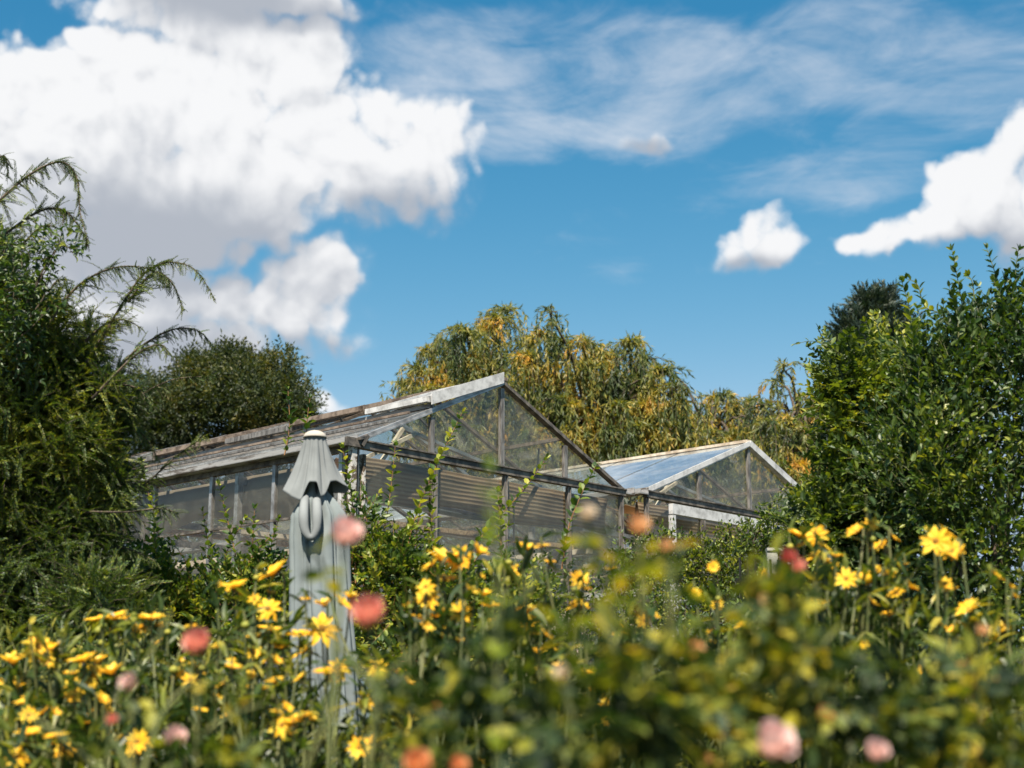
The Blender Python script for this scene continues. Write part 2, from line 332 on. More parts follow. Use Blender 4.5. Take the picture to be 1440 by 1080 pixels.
M = dict(
    conifer=leafmat('conifer_needles', [(0, (.010, .024, .011)), (.4, (.035, .060, .015)), (.75, (.11, .135, .018)), (1, (.26, .22, .03))], 2.2, .5, .25, green=(1.0, 1.18, 1.1)),
    pine=leafmat('pine_needles', [(0, (.010, .022, .016)), (.6, (.022, .045, .026)), (1, (.05, .06, .03))], 1.0, .6, .15),
    oak=leafmat('oak_leaves', [(0, (.014, .022, .008)), (.5, (.045, .055, .012)), (.8, (.11, .095, .016)), (1, (.18, .12, .02))], .8, .55, .25, green=(.82, 1.0, 1.1)),
    willow=leafmat('willow_leaves', [(0, (.020, .040, .014)), (.35, (.075, .105, .026)), (.58, (.19, .19, .035)), (.8, (.38, .29, .045)), (1, (.46, .24, .035))], 1.3, .5, .35, nw=.7),
    shrub=leafmat('shrub_leaves', [(0, (.008, .022, .008)), (.45, (.030, .058, .011)), (.8, (.10, .13, .016)), (1, (.26, .24, .03))], 1.5, .48, .30, spec=.6, green=(1.08, 1.2, 1.1)),
    hedge=leafmat('hedge_leaves', [(0, (.010, .024, .008)), (.45, (.042, .068, .012)), (.8, (.15, .17, .02)), (1, (.30, .26, .035))], 2.2, .48, .3, green=(1.08, 1.2, 1.1)),
    forsy=leafmat('forsythia_leaves', [(0, (.014, .034, .011)), (.45, (.05, .085, .016)), (.75, (.16, .18, .025)), (1, (.34, .29, .04))], 2.5, .45, .32, green=(1.08, 1.2, 1.1)),
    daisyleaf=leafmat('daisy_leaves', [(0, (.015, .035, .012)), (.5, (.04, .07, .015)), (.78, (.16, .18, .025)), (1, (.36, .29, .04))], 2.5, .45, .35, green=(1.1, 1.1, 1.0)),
    roseleaf=leafmat('rose_leaves', [(0, (.007, .018, .008)), (.46, (.026, .052, .012)), (.66, (.12, .15, .018)), (.82, (.32, .29, .025)), (.95, (.34, .25, .03)), (1, (.24, .12, .03))], 3.5, .6, .35, nw=.55, green=(1.08, 1.06, .9)),
    lime=leafmat('lime_leaves', [(0, (.14, .22, .02)), (1, (.30, .34, .03))], 3, .45, .4),
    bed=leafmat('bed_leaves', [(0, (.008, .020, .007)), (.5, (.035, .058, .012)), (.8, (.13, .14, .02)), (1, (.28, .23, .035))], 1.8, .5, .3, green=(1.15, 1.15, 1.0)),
    bark=solid('bark', (.035, .026, .018), (.11, .08, .055), .9, nscale=14, stretch=(1, 1, .25), bump=.6),
    stemred=solid('red_stem', (.16, .065, .022), (.26, .13, .04), .6, nscale=20),
    stemgreen=solid('green_stem', (.06, .085, .022), (.13, .13, .04), .6, nscale=20),
    petal=leafmat('yellow_petals', [(0, (.86, .42, .010)), (.5, (.92, .55, .02)), (1, (.95, .68, .06))], 6, .5, .35, tcol=.85, yellow=(1.1, .85, .6), nw=.3),
    disc=solid('flower_disc', (.48, .24, .015), (.30, .12, .01), .9, nscale=300, bump=.8),
    bud=solid('flower_bud', (.16, .20, .03), (.34, .30, .03), .7, nscale=60),
    alu=solid('aged_aluminium', (.20, .19, .18), (.42, .41, .40), .42, metal=.55, nscale=9, stretch=(1, 1, 1), bump=.15),
    aluw=solid('painted_white_metal', (.34, .33, .32), (.58, .57, .56), .5, metal=.1, nscale=12, bump=.15, wide=(.3, .6)),
    steel=solid('dark_weathered_bar', (.055, .048, .042), (.20, .17, .14), .6, metal=.3, nscale=14, bump=.2),
    mull=solid('weathered_mullion', (.09, .08, .072), (.26, .24, .22), .5, metal=.35, nscale=11, stretch=(3, 3, .6), bump=.2),
    gut=solid('stained_gutter', (.10, .08, .065), (.34, .33, .32), .55, metal=.2, nscale=10, stretch=(1, .3, 2), bump=.2, wide=(.38, .52)),
    bronze=solid('rusty_brown_bar', (.09, .065, .048), (.26, .20, .155), .65, metal=.2, nscale=12, bump=.2),
    grey=solid('blue_grey_pipe', (.12, .15, .18), (.20, .24, .28), .35, metal=.2, nscale=5),
    peel=solid('peeling_paint', (.10, .075, .05), (.46, .44, .41), .8, nscale=26, wide=(.46, .54), bump=.4),
    wood=solid('bench_wood', (.20, .12, .065), (.46, .33, .21), .8, nscale=7, stretch=(6, .6, 6), bump=.3),
    cream=solid('cream_beam', (.36, .28, .20), (.64, .56, .45), .7, nscale=9, bump=.2),
    screen=slatmat('reed_screen', (.17, .105, .06), (.46, .32, .20), 9, 'Y'),
    screenv=slatmat('hanging_reeds', (.19, .13, .085), (.52, .40, .28), 9, 'Z'),
    blind=slatmat('wall_blind', (.34, .275, .20), (.52, .44, .34), 2.5, 'Z'),
    glass=glassmat('gable_glass', .10, (.95, .96, .93), dcol=(.36, .33, .25), st=(1, 1, .3), refl=.7),
    sglass=glassmat('side_glass', .07, (.94, .94, .92), refl=.55),
    rglass=glassmat('roof_glass', .17, (.92, .94, .94), (.50, .52, .52), refl=1.2),
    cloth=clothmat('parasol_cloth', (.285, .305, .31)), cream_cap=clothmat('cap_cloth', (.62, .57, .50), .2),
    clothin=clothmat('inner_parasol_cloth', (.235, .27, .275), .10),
    pole=solid('grey_pole', (.10, .10, .10), (.16, .16, .16), .4, metal=.5), stone=solid('concrete', (.22, .21, .19), (.34, .33, .30), .9, nscale=20, bump=.4),
    black=solid('black_iron', (.012, .013, .014), (.03, .03, .03), .5, metal=.4), white=solid('white_post', (.30, .30, .28), (.48, .47, .44), .6),
    gyp=leafmat('tiny_petals', [(0, (.60, .42, .36)), (1, (.85, .74, .66))], 5, .7, .3, tcol=.7, yellow=(1, 1, 1)),
)
def rosemat(name, a, b): return leafmat(name, [(0, a), (.5, tuple((x + y) / 2 for x, y in zip(a, b))), (1, b)], 14, .55, .4, tcol=.62, yellow=(1.15, .85, .75), nw=.35, spec=.25)
R_COR = rosemat('coral_petals', (.86, .25, .17), (.94, .58, .48)); R_PNK = rosemat('pink_petals', (.92, .60, .56), (.97, .88, .84))
R_ORG = rosemat('orange_petals', (.86, .32, .12), (.92, .58, .30)); R_PCH = rosemat('peach_petals', (.86, .48, .20), (.94, .74, .46)); R_CRM = rosemat('cream_petals', (.85, .76, .55), (.92, .88, .76))
R_RED = rosemat('red_petals', (.52, .08, .08), (.68, .24, .18))

# ------------------------------------------------------------------ ground
def gz(x, y): return .6 * float(np.clip((y - 1.8) / 4.0, 0, 1) ** 2 * (3 - 2 * np.clip((y - 1.8) / 4.0, 0, 1)))
ys = np.concatenate([np.linspace(-30, 0, 6), np.linspace(1, 8, 22), np.array([12, 20, 40, 80, 200, 600, 1500])]); xs = np.concatenate([[-1500, -400, -100], np.linspace(-30, 30, 25), [100, 400, 1500]])
V = [(x, y, gz(x, y)) for y in ys for x in xs]; nx = len(xs)
F = [(j * nx + i, j * nx + i + 1, (j + 1) * nx + i + 1, (j + 1) * nx + i) for j in range(len(ys) - 1) for i in range(nx - 1)]
gm = solid('soil_and_grass', (.035, .028, .018), (.05, .07, .02), .95, nscale=1.5, bump=.5, bscale=20)
tag(MB().add(V, None, F).build('ground', gm, smooth=True), 'soil of the garden sloping gently up to the greenhouses', None, None, 'structure')

# ------------------------------------------------------------------ greenhouses
GA = math.radians(47.5); C0 = at(497, 620, 11.0); U = np.array([math.cos(GA), math.sin(GA), 0]); Vv = np.array([-math.sin(GA), math.cos(GA), 0])
GZ = .6
def greenhouse(name, label, t0, w, ridge_h, eave, length, vents, side, first):
    o0 = np.array([C0[0], C0[1], GZ]) + U * t0
    root = thing(name, tuple(o0), label, 'greenhouse', 'greenhouses at the end of the garden', GA)
    def bld(mb, nm, mat, parent=root, smooth=False, lab=None):
        o = mb.build(nm, mat, parent, smooth, local=True)
        if lab: o['label'] = lab
        return o
    r = w / 2; E = eave; Rz = ridge_h; sl_ = (Rz - E) / r
    nb = 4; dt = w / nb
    def roofz(t): return E + (t if t <= r else w - t) * sl_
    # posts of the front gable
    for i in range(nb + 1):
        t = min(max(i * dt, .03), w - .03)
        top = E - .035
        bld(MB().bar((t + (.05 if 0 < i < nb else 0), 0, 0), (t + (.05 if 0 < i < nb else 0), 0, top), .034, .045, (1, 0, 0)).bar((t + (.05 if 0 < i < nb else 0), -.026, 0), (t + (.05 if 0 < i < nb else 0), -.026, top), .010, .008, (1, 0, 0)), 'gable_post', M['mull'])
        if 0 < i < nb:
            bld(MB().bar((t, 0, E + .03), (t, 0, roofz(t) - .05), .034, .045, (1, 0, 0)), 'gable_mullion', M['mull'])
    bld(MB().bar((0.0, -.01, E), (w, -.01, E), .06, .06).bar((0, -.045, E + .032), (w, -.045, E + .032), .02, .012), 'tie_beam', M['steel'])
    bld(MB().bar((0, 0, .12), (w, 0, .12), .10, .24), 'brick_base', M['stone'])
    # rafters of the gable
    for (a, b, mat) in (((0, E + .02), (r, Rz), M['alu'] if first else M['aluw']), ((r, Rz), (w, E + .02), M['steel'] if first else M['aluw'])):
        mb = MB().bar((a[0], 0, a[1]), (b[0], 0, b[1]), .042 if first else .05, .05, (0, 1, 0))
        if not first: mb.bar((a[0], -.034, a[1] + .015), (b[0], -.034, b[1] + .015), .07 if a[0] > 0 else .05, .012, (0, 1, 0))
        else: mb.bar((a[0], -.030, a[1] - .012), (b[0], -.030, b[1] - .012), .014, .010, (0, 1, 0))
        bld(mb, 'gable_rafter', mat)
    # long members
    bld(MB().bar((r, -.03, Rz + .035), (r, length, Rz + .035), .10, .03).bar((r, -.02, Rz), (r, length, Rz), .03, .06), 'ridge_cap', M['bronze'] if first else M['cream'])
    for t, nm in ((-.06, 'eave_gutter'), (w + .06, 'valley_gutter')):
        mb = MB(); mb.bar((t, -.05, E - .0), (t, length, E - .0), .13, .015).bar((t - .06, -.05, E + .016), (t - .06, length, E + .016), .012, .038).bar((t + .06, -.05, E + .03), (t + .06, length, E + .03), .012, .07)
        bld(mb, nm, M['gut'])
    nl = int(length / .87)
    # glazing bars and roof glass
    for sgn in (0, 1):
        f = (lambda t: t) if sgn == 0 else (lambda t: w - t)
        mb = MB()
        for k in range(1, nl + 1):
            s_ = k * .87; mb.bar((f(0), s_, E + .03), (f(r), s_, Rz), .028, .04, (0, 1, 0))
        mb.bar((f(r * .5), 0, E + .02 + r * .5 * sl_), (f(r * .5), length, E + .02 + r * .5 * sl_), .03, .03)
        bld(mb, 'glazing_bars', M['bronze'])
        mb = MB(); lo = f(.0); hi = f(r) if not (vents and sgn == 0) else f(r * .52); zhi = Rz if not (vents and sgn == 0) else E + r * .52 * sl_
        for k in range(nl):
            a_, b_ = k * .87 + .018, (k + 1) * .87 - .018
            mb.slab([(lo, a_, E + .05), (hi, a_, zhi + .03), (hi, b_, zhi + .03), (lo, b_, E + .05)], .005)
        bld(mb, 'roof_glass', M['rglass'])
    # roof vents along the left slope, hinged on the ridge
    if vents:
        L = r * .5 / math.cos(math.atan(sl_)); sv = 0
        for k, (ln, op) in enumerate(vents):
            ang = math.atan(sl_) - op; dx, dz = -math.cos(ang) * L, -math.sin(ang) * L
            a = np.array([r - .03, sv + .01 - (.03 if k == 0 else 0), Rz + .035]); b = a + np.array([dx, 0, dz]); e = np.array([0, ln - .03, 0])
            mb = MB(); mb.bar(a, b, .055, .05, (0, 1, 0)); mb.bar(a + e, b + e, .04, .03, (0, 1, 0)); mb.bar(b, b + e, .05, .045); mb.bar(a, a + e, .05, .03)
            mb.bar(a + e * .5, b + e * .5, .03, .025, (0, 1, 0))
            if k == 0: mb.bar(a + (0, -.03, 0), b + (0, -.03, 0), .012, .10, (0, 1, 0)) if False else mb.slab([a + (0, -.035, .05), b + (0, -.035, .05), b + (0, -.035, -.05), a + (0, -.035, -.05)], .012)
            vt = bld(mb, 'roof_vent', M['aluw'] if k == 0 else (M['bronze'] if k % 2 else M['mull']))
            g = MB().slab([a + (0, .02, .01), b + (0, .02, .01), b + e + (0, -.02, .01), a + e + (0, -.02, .01)], .005)
            gg = g.build('vent_glass', M['rglass'], vt, local=True)
            h = MB(); q = b + e * .35; h.bar(q, q + np.array([.25, 0, -.12 - .5 * op]), .02, .02); h.build('vent_arm', M['steel'], vt, local=True)
            sv += ln
        # slope rail under the vents
        bld(MB().bar((r * .5, 0, E + r * .5 * sl_ + .05), (r * .5, length, E + r * .5 * sl_ + .04), .045, .035), 'vent_rail', M['gut'])
        for q_, nm_ in ((.22, M['mull']), (.36, M['bronze'])): bld(MB().bar((r * q_, .02, E + r * q_ * sl_ + .07), (r * q_, length, E + r * q_ * sl_ + .06), .022, .02), 'roof_rail', nm_)
    # gable glass
    mb = MB()
    for i in range(nb):
        a_, b_ = i * dt + .012, (i + 1) * dt - .012
        mb.slab([(a_, .012, .26), (b_, .012, .26), (b_, .012, E - .03), (a_, .012, E - .03)], .005)
        za, zb = roofz(a_) - .03, roofz(b_) - .03
        mb.slab([(a_, .012, E + .035), (b_, .012, E + .035), (b_, .012, max(zb, E + .04)), (a_, .012, max(za, E + .04))], .005)
    bld(mb, 'gable_glass', M['glass'])
    # left side wall
    if side:
        for k in range(nl + 1):
            s_ = .13 if k == 0 else k * .87 + .1
            bld(MB().bar((0, s_, 0), (0, s_, E - .02), .04, .035, (1, 0, 0)), 'wall_post', M['aluw'] if k == 0 else M['alu'])
        bld(MB().bar((0, 0, E - .03), (0, length, E - .03), .045, .05).bar((-.01, 0, E - .52), (-.01, length, E - .52), .02, .02), 'wall_rail', M['steel'])
        mb = MB()
        for k in range(nl):
            a_, b_ = (.15 if k == 0 else k * .87 + .12), (k + 1) * .87 + .08
            mb.slab([(0, a_, .26), (0, b_, .26), (0, b_, E - .06), (0, a_, E - .06)], .005)
        bld(mb, 'side_glass', M['sglass'])
        bld(MB().bar((0, 0.05, .12), (0, length, .12), .10, .24), 'side_base', M['stone'])
        mb = MB(); a_ = .55
        nn = 26; V_ = []; F_ = []
        for i in range(nn + 1):
            s_ = a_ + (length - a_ - .4) * i / nn; V_ += [(.10, s_, E - .08), (.10 + .015 * math.sin(i * 1.7), s_, E - .24), (.10 + .02 * math.sin(i), s_, E - .44 - .05 * math.sin(i * .9))]
        F_ = [q for i in range(nn) for q in ((3 * i, 3 * i + 3, 3 * i + 4, 3 * i + 1), (3 * i + 1, 3 * i + 4, 3 * i + 5, 3 * i + 2))]
        b_o = bld(mb.add(V_, None, F_), 'wall_blind', M['blind'], smooth=True, lab='beige blind rolled partly down inside the side wall')
        md = b_o.modifiers.new('Solid', 'SOLIDIFY'); md.thickness = .004
    # reed screens under the roof, sagging
    ss = .12; k = 0; spans = [(.30, .55), (2.9, 3.2)]
    for (a_, b_) in spans:
        if b_ > length: break
        n_ = 14; V_ = []; 
        for j in range(7):
            for i in range(n_ + 1):
                tt = .08 + (w - .16) * i / n_; s_ = a_ + (b_ - a_) * j / 6
                V_.append((tt, s_, E - .06 - .05 * math.sin(math.pi * j / 6) - .02 * math.sin(i * 2.1 + j) ))
        F_ = [(j * (n_ + 1) + i, j * (n_ + 1) + i + 1, (j + 1) * (n_ + 1) + i + 1, (j + 1) * (n_ + 1) + i) for j in range(6) for i in range(n_)]
        so_ = bld(MB().add(V_, None, F_), 'reed_screen', M['screen'], smooth=True)
        md = so_.modifiers.new('Solid', 'SOLIDIFY'); md.thickness = .006
    # inside frames: cross ties, purlins, benches, pipes, braces
    for s_ in (1.5, 2.9, 4.3, 5.7, length - .02):
        if s_ > length: continue
        mb = MB(); mb.bar((0, s_, E - .12), (w, s_, E - .12), .04, .07); mb.bar((.0, s_, E), (r, s_, Rz - .05), .03, .05, (0, 1, 0)); mb.bar((r, s_, Rz - .05), (w, s_, E), .03, .05, (0, 1, 0))
        mb.bar((.03, s_, 0), (.03, s_, E), .05, .05, (1, 0, 0)); mb.bar((w - .03, s_, 0), (w - .03, s_, E), .05, .05, (1, 0, 0))
        bld(mb, 'roof_truss', M['alu'] if s_ < 2 else M['steel'])
    bld(MB().bar((r * .48, .5, Rz - .42), (w - .5, .5, E + .02), .028, .045, (0, 1, 0)), 'brace', M['alu'])
    bld(MB().bar((.25, .35, E - .5), (r * .5, .35, E + .30), .03, .03, (0, 1, 0)).bar((.40, .3, E - .02), (.95, .3, E + .26), .03, .03, (0, 1, 0)), 'corner_brace', M['cream'])
    mbs_ = MB(); V_ = []
    for i in range(40):
        tt = .06 + (w - .12) * i / 39
        for j in range(5): V_.append((tt, .14 + .012 * math.sin(i * .8 + j) + .01 * j, E - .05 - (.33 + .03 * math.sin(i * .33)) * j / 4))
    mbs_.add(V_, None, [(i * 5 + j, i * 5 + j + 1, i * 5 + j + 6, i * 5 + j + 5) for i in range(39) for j in range(4)])
    hs = bld(mbs_, 'hanging_reed_screen', M['screenv'], smooth=True); md = hs.modifiers.new('Solid', 'SOLIDIFY'); md.thickness = .006
    bld(MB().tube([(.15, .45, E - .28), (w * .5, .45, E - .34), (w - .1, .45, E - .30)], .038, 10), 'heating_pipe', M['grey'], smooth=True)
    for (t_, z_, ww, hh, mt, nm) in ((.30, E - .75, .16, .05, 'cream', 'long_beam'), (.45, E - 1.0, .30, .03, 'wood', 'shelf'), (1.0, E - .85, .06, .06, 'aluw', 'long_beam'), (.35, E - 1.25, .34, .04, 'cream', 'shelf'),
                                 (1.7, E - 1.05, .10, .05, 'cream', 'long_beam'), (2.4, E - .8, .06, .05, 'aluw', 'long_beam'), (1.3, E - 1.45, .6, .04, 'wood', 'bench'), (2.6, E - 1.5, .6, .05, 'wood', 'bench'),
                                 (.30, E - 1.6, .35, .05, 'wood', 'bench'), (w - .2, E - .55, .08, .05, 'cream', 'long_beam')):
        if t_ < w: bld(MB().bar((t_, .25, z_), (t_, length - .1, z_), ww, hh), nm, M[mt])
    for (t_, z_, s_, mt) in ((w * .6, E - .62, .9, 'cream'), (w * .6, E - .9, 1.6, 'wood'), (w * .5, E - 1.2, .8, 'cream'), (w * .5, E - 1.25, 2.4, 'wood'), (1, E - .5, .5, 'wood'), (1, E - .72, .35, 'cream'), (1, E - 1.02, .5, 'wood'), (1, E - .45, 2.2, 'cream'), (1, E - .35, 3.3, 'wood'), (1, E - .7, 3.0, 'cream'), (1, E - 1.35, .6, 'cream')):
        bld(MB().bar((.2, s_, z_), (w - .2, s_, z_), .10, .04), 'cross_plank', M[mt])
    # side wall at the far end of the span
    bld(MB().slab([(w + .0, .1, .2), (w + .0, length, .2), (w + .0, length, E - .05), (w + .0, .1, E - .05)], .006), 'far_side_glass', M['sglass'])
    return root, bld
DEP = .6
root1, b1 = greenhouse('greenhouse', 'larger near greenhouse with weathered frame, clear gable and propped open roof vents', 0, 3.42, 3.79, 3.0, 8.4,
                       [(.80, .07), (.98, .11), (1.0, .07), (1.2, .10), (1.5, .06), (1.5, .09)], True, True)
b1(MB().bar((.10, .02, E_ := 2.35), (.10, .02, 2.93), .10, .02, (1, 0, 0)), 'peeling_panel', M['peel'])
b1(MB().bar((-.03, -.03, .0), (-.03, -.03, 3.0), .05, .05, (1, 0, 0)), 'corner_post', M['peel'])
b1(MB().bar((-.13, -.06, 3.0), (.05, -.06, 3.0), .03, .07).bar((.02, -.07, 2.98), (.08, -.07, 3.07), .04, .03, (1, 0, 0)).bar((-.02, -.09, 3.03), (.09, -.06, 3.06), .03, .02), 'gutter_end', M['steel'])
b1(MB().tube([(1.98, .1, 2.3), (1.98, .1, 2.75), (2.30, .1, 3.1), (2.32, .1, 3.30)], .010, 6), 'hanging_cable', M['black'])
root2, b2 = greenhouse('greenhouse', 'farther small greenhouse on the right with pale cream ridge and bluish roof glass', 3.76, 3.72, 3.78, 3.03, 8.4, None, False, False)
b2(MB().bar((.02, -.30, 2.86), (2.2, -.30, 2.86), .05, .10).bar((.04, -.30, 0), (.04, -.30, 2.80), .05, .05, (1, 0, 0)).bar((2.15, -.30, 0), (2.15, -.30, 2.80), .05, .05, (1, 0, 0)), 'white_rail', M['aluw'])

# ------------------------------------------------------------------ parasol
def parasol():
    base = at(444, 700, 7.5); bz = gz(base[0], base[1]); b = np.array([base[0], base[1], bz])
    root = thing('closed_parasol', tuple(b), 'closed grey patio parasol with cream top standing in front of the greenhouse corner', 'parasol')
    mpp = 7.5 / 2000
    def zof(py): return at(444, py, 7.5)[2]
    def xof(px): return at(px, 800, 7.5)[0]
    n = 240; th = np.linspace(0, 2 * math.pi, n, endpoint=False)      # th = -pi/2 faces the camera
    def loft(rows, name, mat, th_=.004):
        V_ = np.vstack(rows); m = len(rows)
        F_ = [(i * n + j, (i + 1) * n + j, (i + 1) * n + (j + 1) % n, i * n + (j + 1) % n) for i in range(m - 1) for j in range(n)]
        o = MB().add(V_, None, F_).build(name, mat, root, True); md = o.modifiers.new('Solid', 'SOLIDIFY'); md.thickness = th_; md.offset = -1; return o
    # upper canopy: gathered folds, hem given as (angle, radius, height in the photograph)
    hemc = [(-172, 47, 690), (-150, 41, 698), (-122, 33, 708), (-112, 29, 693), (-102, 28, 681), (-78, 28, 682), (-66, 31, 703), (-54, 28, 698), (-42, 30, 680), (-24, 33, 678), (-7, 46, 685), (15, 44, 692), (40, 30, 690), (65, 42, 700), (95, 30, 692), (125, 42, 700), (155, 34, 690)]
    ha = np.array([h[0] for h in hemc], float); tdeg = (np.degrees(th) + 180) % 360 - 180
    ha3 = np.concatenate([ha - 360, ha, ha + 360]); per = lambda c: np.tile(c, 3)
    hr = np.interp(tdeg, ha3, per(np.array([h[1] for h in hemc], float))); hy = np.interp(tdeg, ha3, per(np.array([h[2] for h in hemc], float)))
    ker = np.exp(-np.linspace(-2, 2, 9) ** 2); ker /= ker.sum(); sm = lambda a: sum(np.roll(a, q - 4) * ker[q] for q in range(9)); hr, hy = sm(hr), sm(hy)
    rows = []
    for k in range(30):
        u = k / 29; r_ = (14 * (1 - u) + 2 * math.sin(u * 3.1) + (hr * (.35 + .65 * u) + 12 * (1 - u)) * u) * mpp
        z = zof(612) * (1 - u) + np.array([zof(y) for y in hy]) * u
        for c_, w_, d_ in ((-150, 9, .10), (-118, 7, .13), (-92, 9, .15), (-63, 6, .14), (-35, 7, .16), (-12, 8, .08), (30, 10, .14), (80, 10, .14), (130, 10, .14)):
            dd = (tdeg - c_ - 5 * math.sin(3 * u + c_) + 180) % 360 - 180; r_ = r_ * (1 - d_ * math.sin(math.pi * min(1, u * .85 + .08)) * np.exp(-(dd / w_) ** 2)) * (1 + .05 * u * np.exp(-((dd - 15) / 10) ** 2))
        rows.append(np.stack([xof(437 + 3 * u) + r_ * np.cos(th), b[1] + r_ * np.sin(th) * .9, z], 1))
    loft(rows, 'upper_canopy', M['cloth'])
    # body (lower canopy) hanging below with deep creases
    rows = []; cre = [(-160, 7, .20), (-128, 6, .34), (-102, 5, .26), (-84, 6, .22), (-62, 5, .36), (-38, 7, .3), (-14, 6, .25), (20, 9, .3), (60, 8, .3), (100, 8, .3), (140, 8, .3)]
    for k in range(70):
        u = k / 69; py = 645 + (1047 - 645) * u
        wpx = np.interp(py, [645, 690, 705, 725, 760, 800, 860, 950, 1047], [9, 13, 26, 40, 43, 43, 44, 46, 43])
        cx = np.interp(py, [640, 730, 860, 950, 1047], [439, 446, 452, 460, 470])
        f_ = np.ones(n)
        for ci_, (c, w_, dpt) in enumerate(cre):
            cc = c + 9 * math.sin(u * 3.2 + ci_ * 1.7) + 10 * u; dd = (tdeg - cc + 180) % 360 - 180
            f_ -= dpt * (.25 + .75 * min(1, u * 2.5 + .15)) * np.exp(-(dd / w_) ** 2) * (.7 + .3 * math.sin(u * 9 + ci_ * 2.3)); f_ += .05 * np.exp(-((dd - 13) / 9) ** 2)
        r_ = wpx * mpp * .98 * f_ * (1 - .62 * np.exp(-((tdeg + 90) / 24) ** 4) * np.interp(py, [690, 725, 765], [1, .9, 0]) - .35 * np.exp(-((tdeg + 35) / 12) ** 2) * np.interp(py, [700, 735, 800], [1, .9, 0])); z = zof(py) + .02 * u ** 5 * np.cos(th * 6)
        rows.append(np.stack([xof(cx) + r_ * np.cos(th), b[1] + r_ * np.sin(th) * .8, np.broadcast_to(z, th.shape)], 1))
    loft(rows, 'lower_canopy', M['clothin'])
    # cap
    rows = []
    for k in range(12):
        a = k / 11 * math.pi / 2; r_ = 16.5 * mpp * math.sin(a) + .001; z = zof(616) + 11 * mpp * math.cos(a)
        rows.append(np.stack([xof(437) + r_ * np.cos(th), b[1] + r_ * np.sin(th), np.full(n, z)], 1))
    loft(rows, 'top_cap', M['cream_cap'])
    # hanging loop of cloth in front
    pts = [(429, 700), (427, 722), (428, 742), (433, 754), (440, 755), (445, 745), (446, 722), (445, 704)]
    mb = MB(); P_ = [at(x, y, 7.5 - np.interp(y, [700, 725, 755], [.06, .15, .165])) for x, y in pts]
    mb.tube(spline(P_, 28), .022 + .004 * np.sin(np.linspace(0, 9, 28)), 10); mb.build('cloth_fold', M['cloth'], root, True)
    MB().tube([(b[0] + .0, b[1], bz), (b[0], b[1], zof(612))], .022, 12).build('pole', M['pole'], root, True)
    MB().tube([(b[0], b[1], bz), (b[0], b[1], bz + .06), (b[0], b[1], bz + .08)], [.26, .26, .08], 28).build('foot', M['stone'], root, True)
parasol()

# ------------------------------------------------------------------ foliage tools
LF = leaf(.5, .14, .2); LFW = leaf(.62, .12, .25); LFN = leaf(.26, .2, .3); DM = diamond(.42); DN = diamond(.16, .1)
def ell(cx, cy, rx, ry, Y, dep=None):
    c = at(cx, cy, Y); m = Y / FPX; return c, np.array([rx * m, dep if dep else (rx + ry) / 2 * m, ry * m])
def sample_ell(E_, n, shell=.45):
    vols = np.array([np.prod(r) ** .8 for _, r in E_]); k = rng.choice(len(E_), n, p=vols / vols.sum())
    d = norm(rng.normal(size=(n, 3))); rr = rng.random(n) ** shell
    c = np.array([e[0] for e in E_])[k]; r = np.array([e[1] for e in E_])[k]
    return c + d * r * rr[:, None], d
def fill(mbl, mbs, E_, n, twigs, shell=.4, up=.5, spread=.55, sc=(.6, 1.3), roll=.45, zmin=None, only=None):
    P_, d = sample_ell(E_, n, shell)
    if zmin is not None: k = P_[:, 2] > zmin; P_, d = P_[k], d[k]
    if only is not None: k = only(P_); P_, d = P_[k], d[k]
    D = norm(d * .7 + np.array([0, 0, up]) + rng.normal(0, spread, d.shape)); s = rng.uniform(*sc, len(P_)); R = frames(D, roll)
    w = rng.integers(0, len(twigs), len(P_))
    for i, (lt, st) in enumerate(twigs):
        k = w == i; mbl.scatter(lt, P_[k], R[k], s[k])
        if mbs is not None: mbs.scatter(st, P_[k], R[k], s[k])
def shoot(mbl, mbs, pts, step, ls, lf, r0=.006, ang=.95, opp=True, start=.12, taper=True, lift=.15):
    n = 40; S_ = spline(pts, n); mbs.tube(S_, np.linspace(r0, r0 * .3, n), 5)
    seg = np.linalg.norm(np.diff(S_, axis=0), axis=1); cum = np.concatenate([[0], np.cumsum(seg)]); L = cum[-1]; q = L * start; k = 0
    P_, D, sc = [], [], []
    while q < L:
        p = np.array([np.interp(q, cum, S_[:, j]) for j in range(3)]); i = min(np.searchsorted(cum, q), n - 1); tg = norm(S_[i] - S_[max(i - 1, 0)])
        phi = k * (math.pi / 2 if opp else 2.4) + random.uniform(-.3, .3); a = norm(np.cross(tg, (0.3, .1, 1))); b = np.cross(tg, a)
        for s_ in ((0, math.pi) if opp else (0,)):
            side = a * math.cos(phi + s_) + b * math.sin(phi + s_); an = ang * random.uniform(.75, 1.2)
            D.append(tg * math.cos(an) + side * math.sin(an) + np.array([0, 0, lift])); P_.append(p)
            u = q / L; sc.append(ls * random.uniform(.75, 1.15) * (1 if not taper or u < .6 else 1.55 - .92 * u))
        q += step * random.uniform(.8, 1.2); k += 1
    for _ in range(3): P_.append(S_[-1]); D.append(norm(S_[-1] - S_[-3]) + rng.normal(0, .35, 3)); sc.append(ls * .6)
    mbl.scatter(lf, np.array(P_), frames(np.array(D), .3), sc)
def trunk(parent, base, top, r, limbs, mat=None, name='trunk'):
    mb = MB(); base = np.array(base); top = np.array(top); mid = (base + top) / 2 + np.array([.1 * r * 5, 0, 0])
    mb.tube(spline([base, mid, top], 12), np.linspace(r, r * .45, 12), 10)
    for q, e in limbs:
        s_ = base + (top - base) * q; e = np.array(e); m_ = (s_ + e) / 2 + np.array([0, 0, .1 * np.linalg.norm(e - s_)])
        mb.tube(spline([s_, m_, e], 10), np.linspace(r * .4, r * .08, 10), 6)
    return mb.build(name, mat or M['bark'], parent, True)

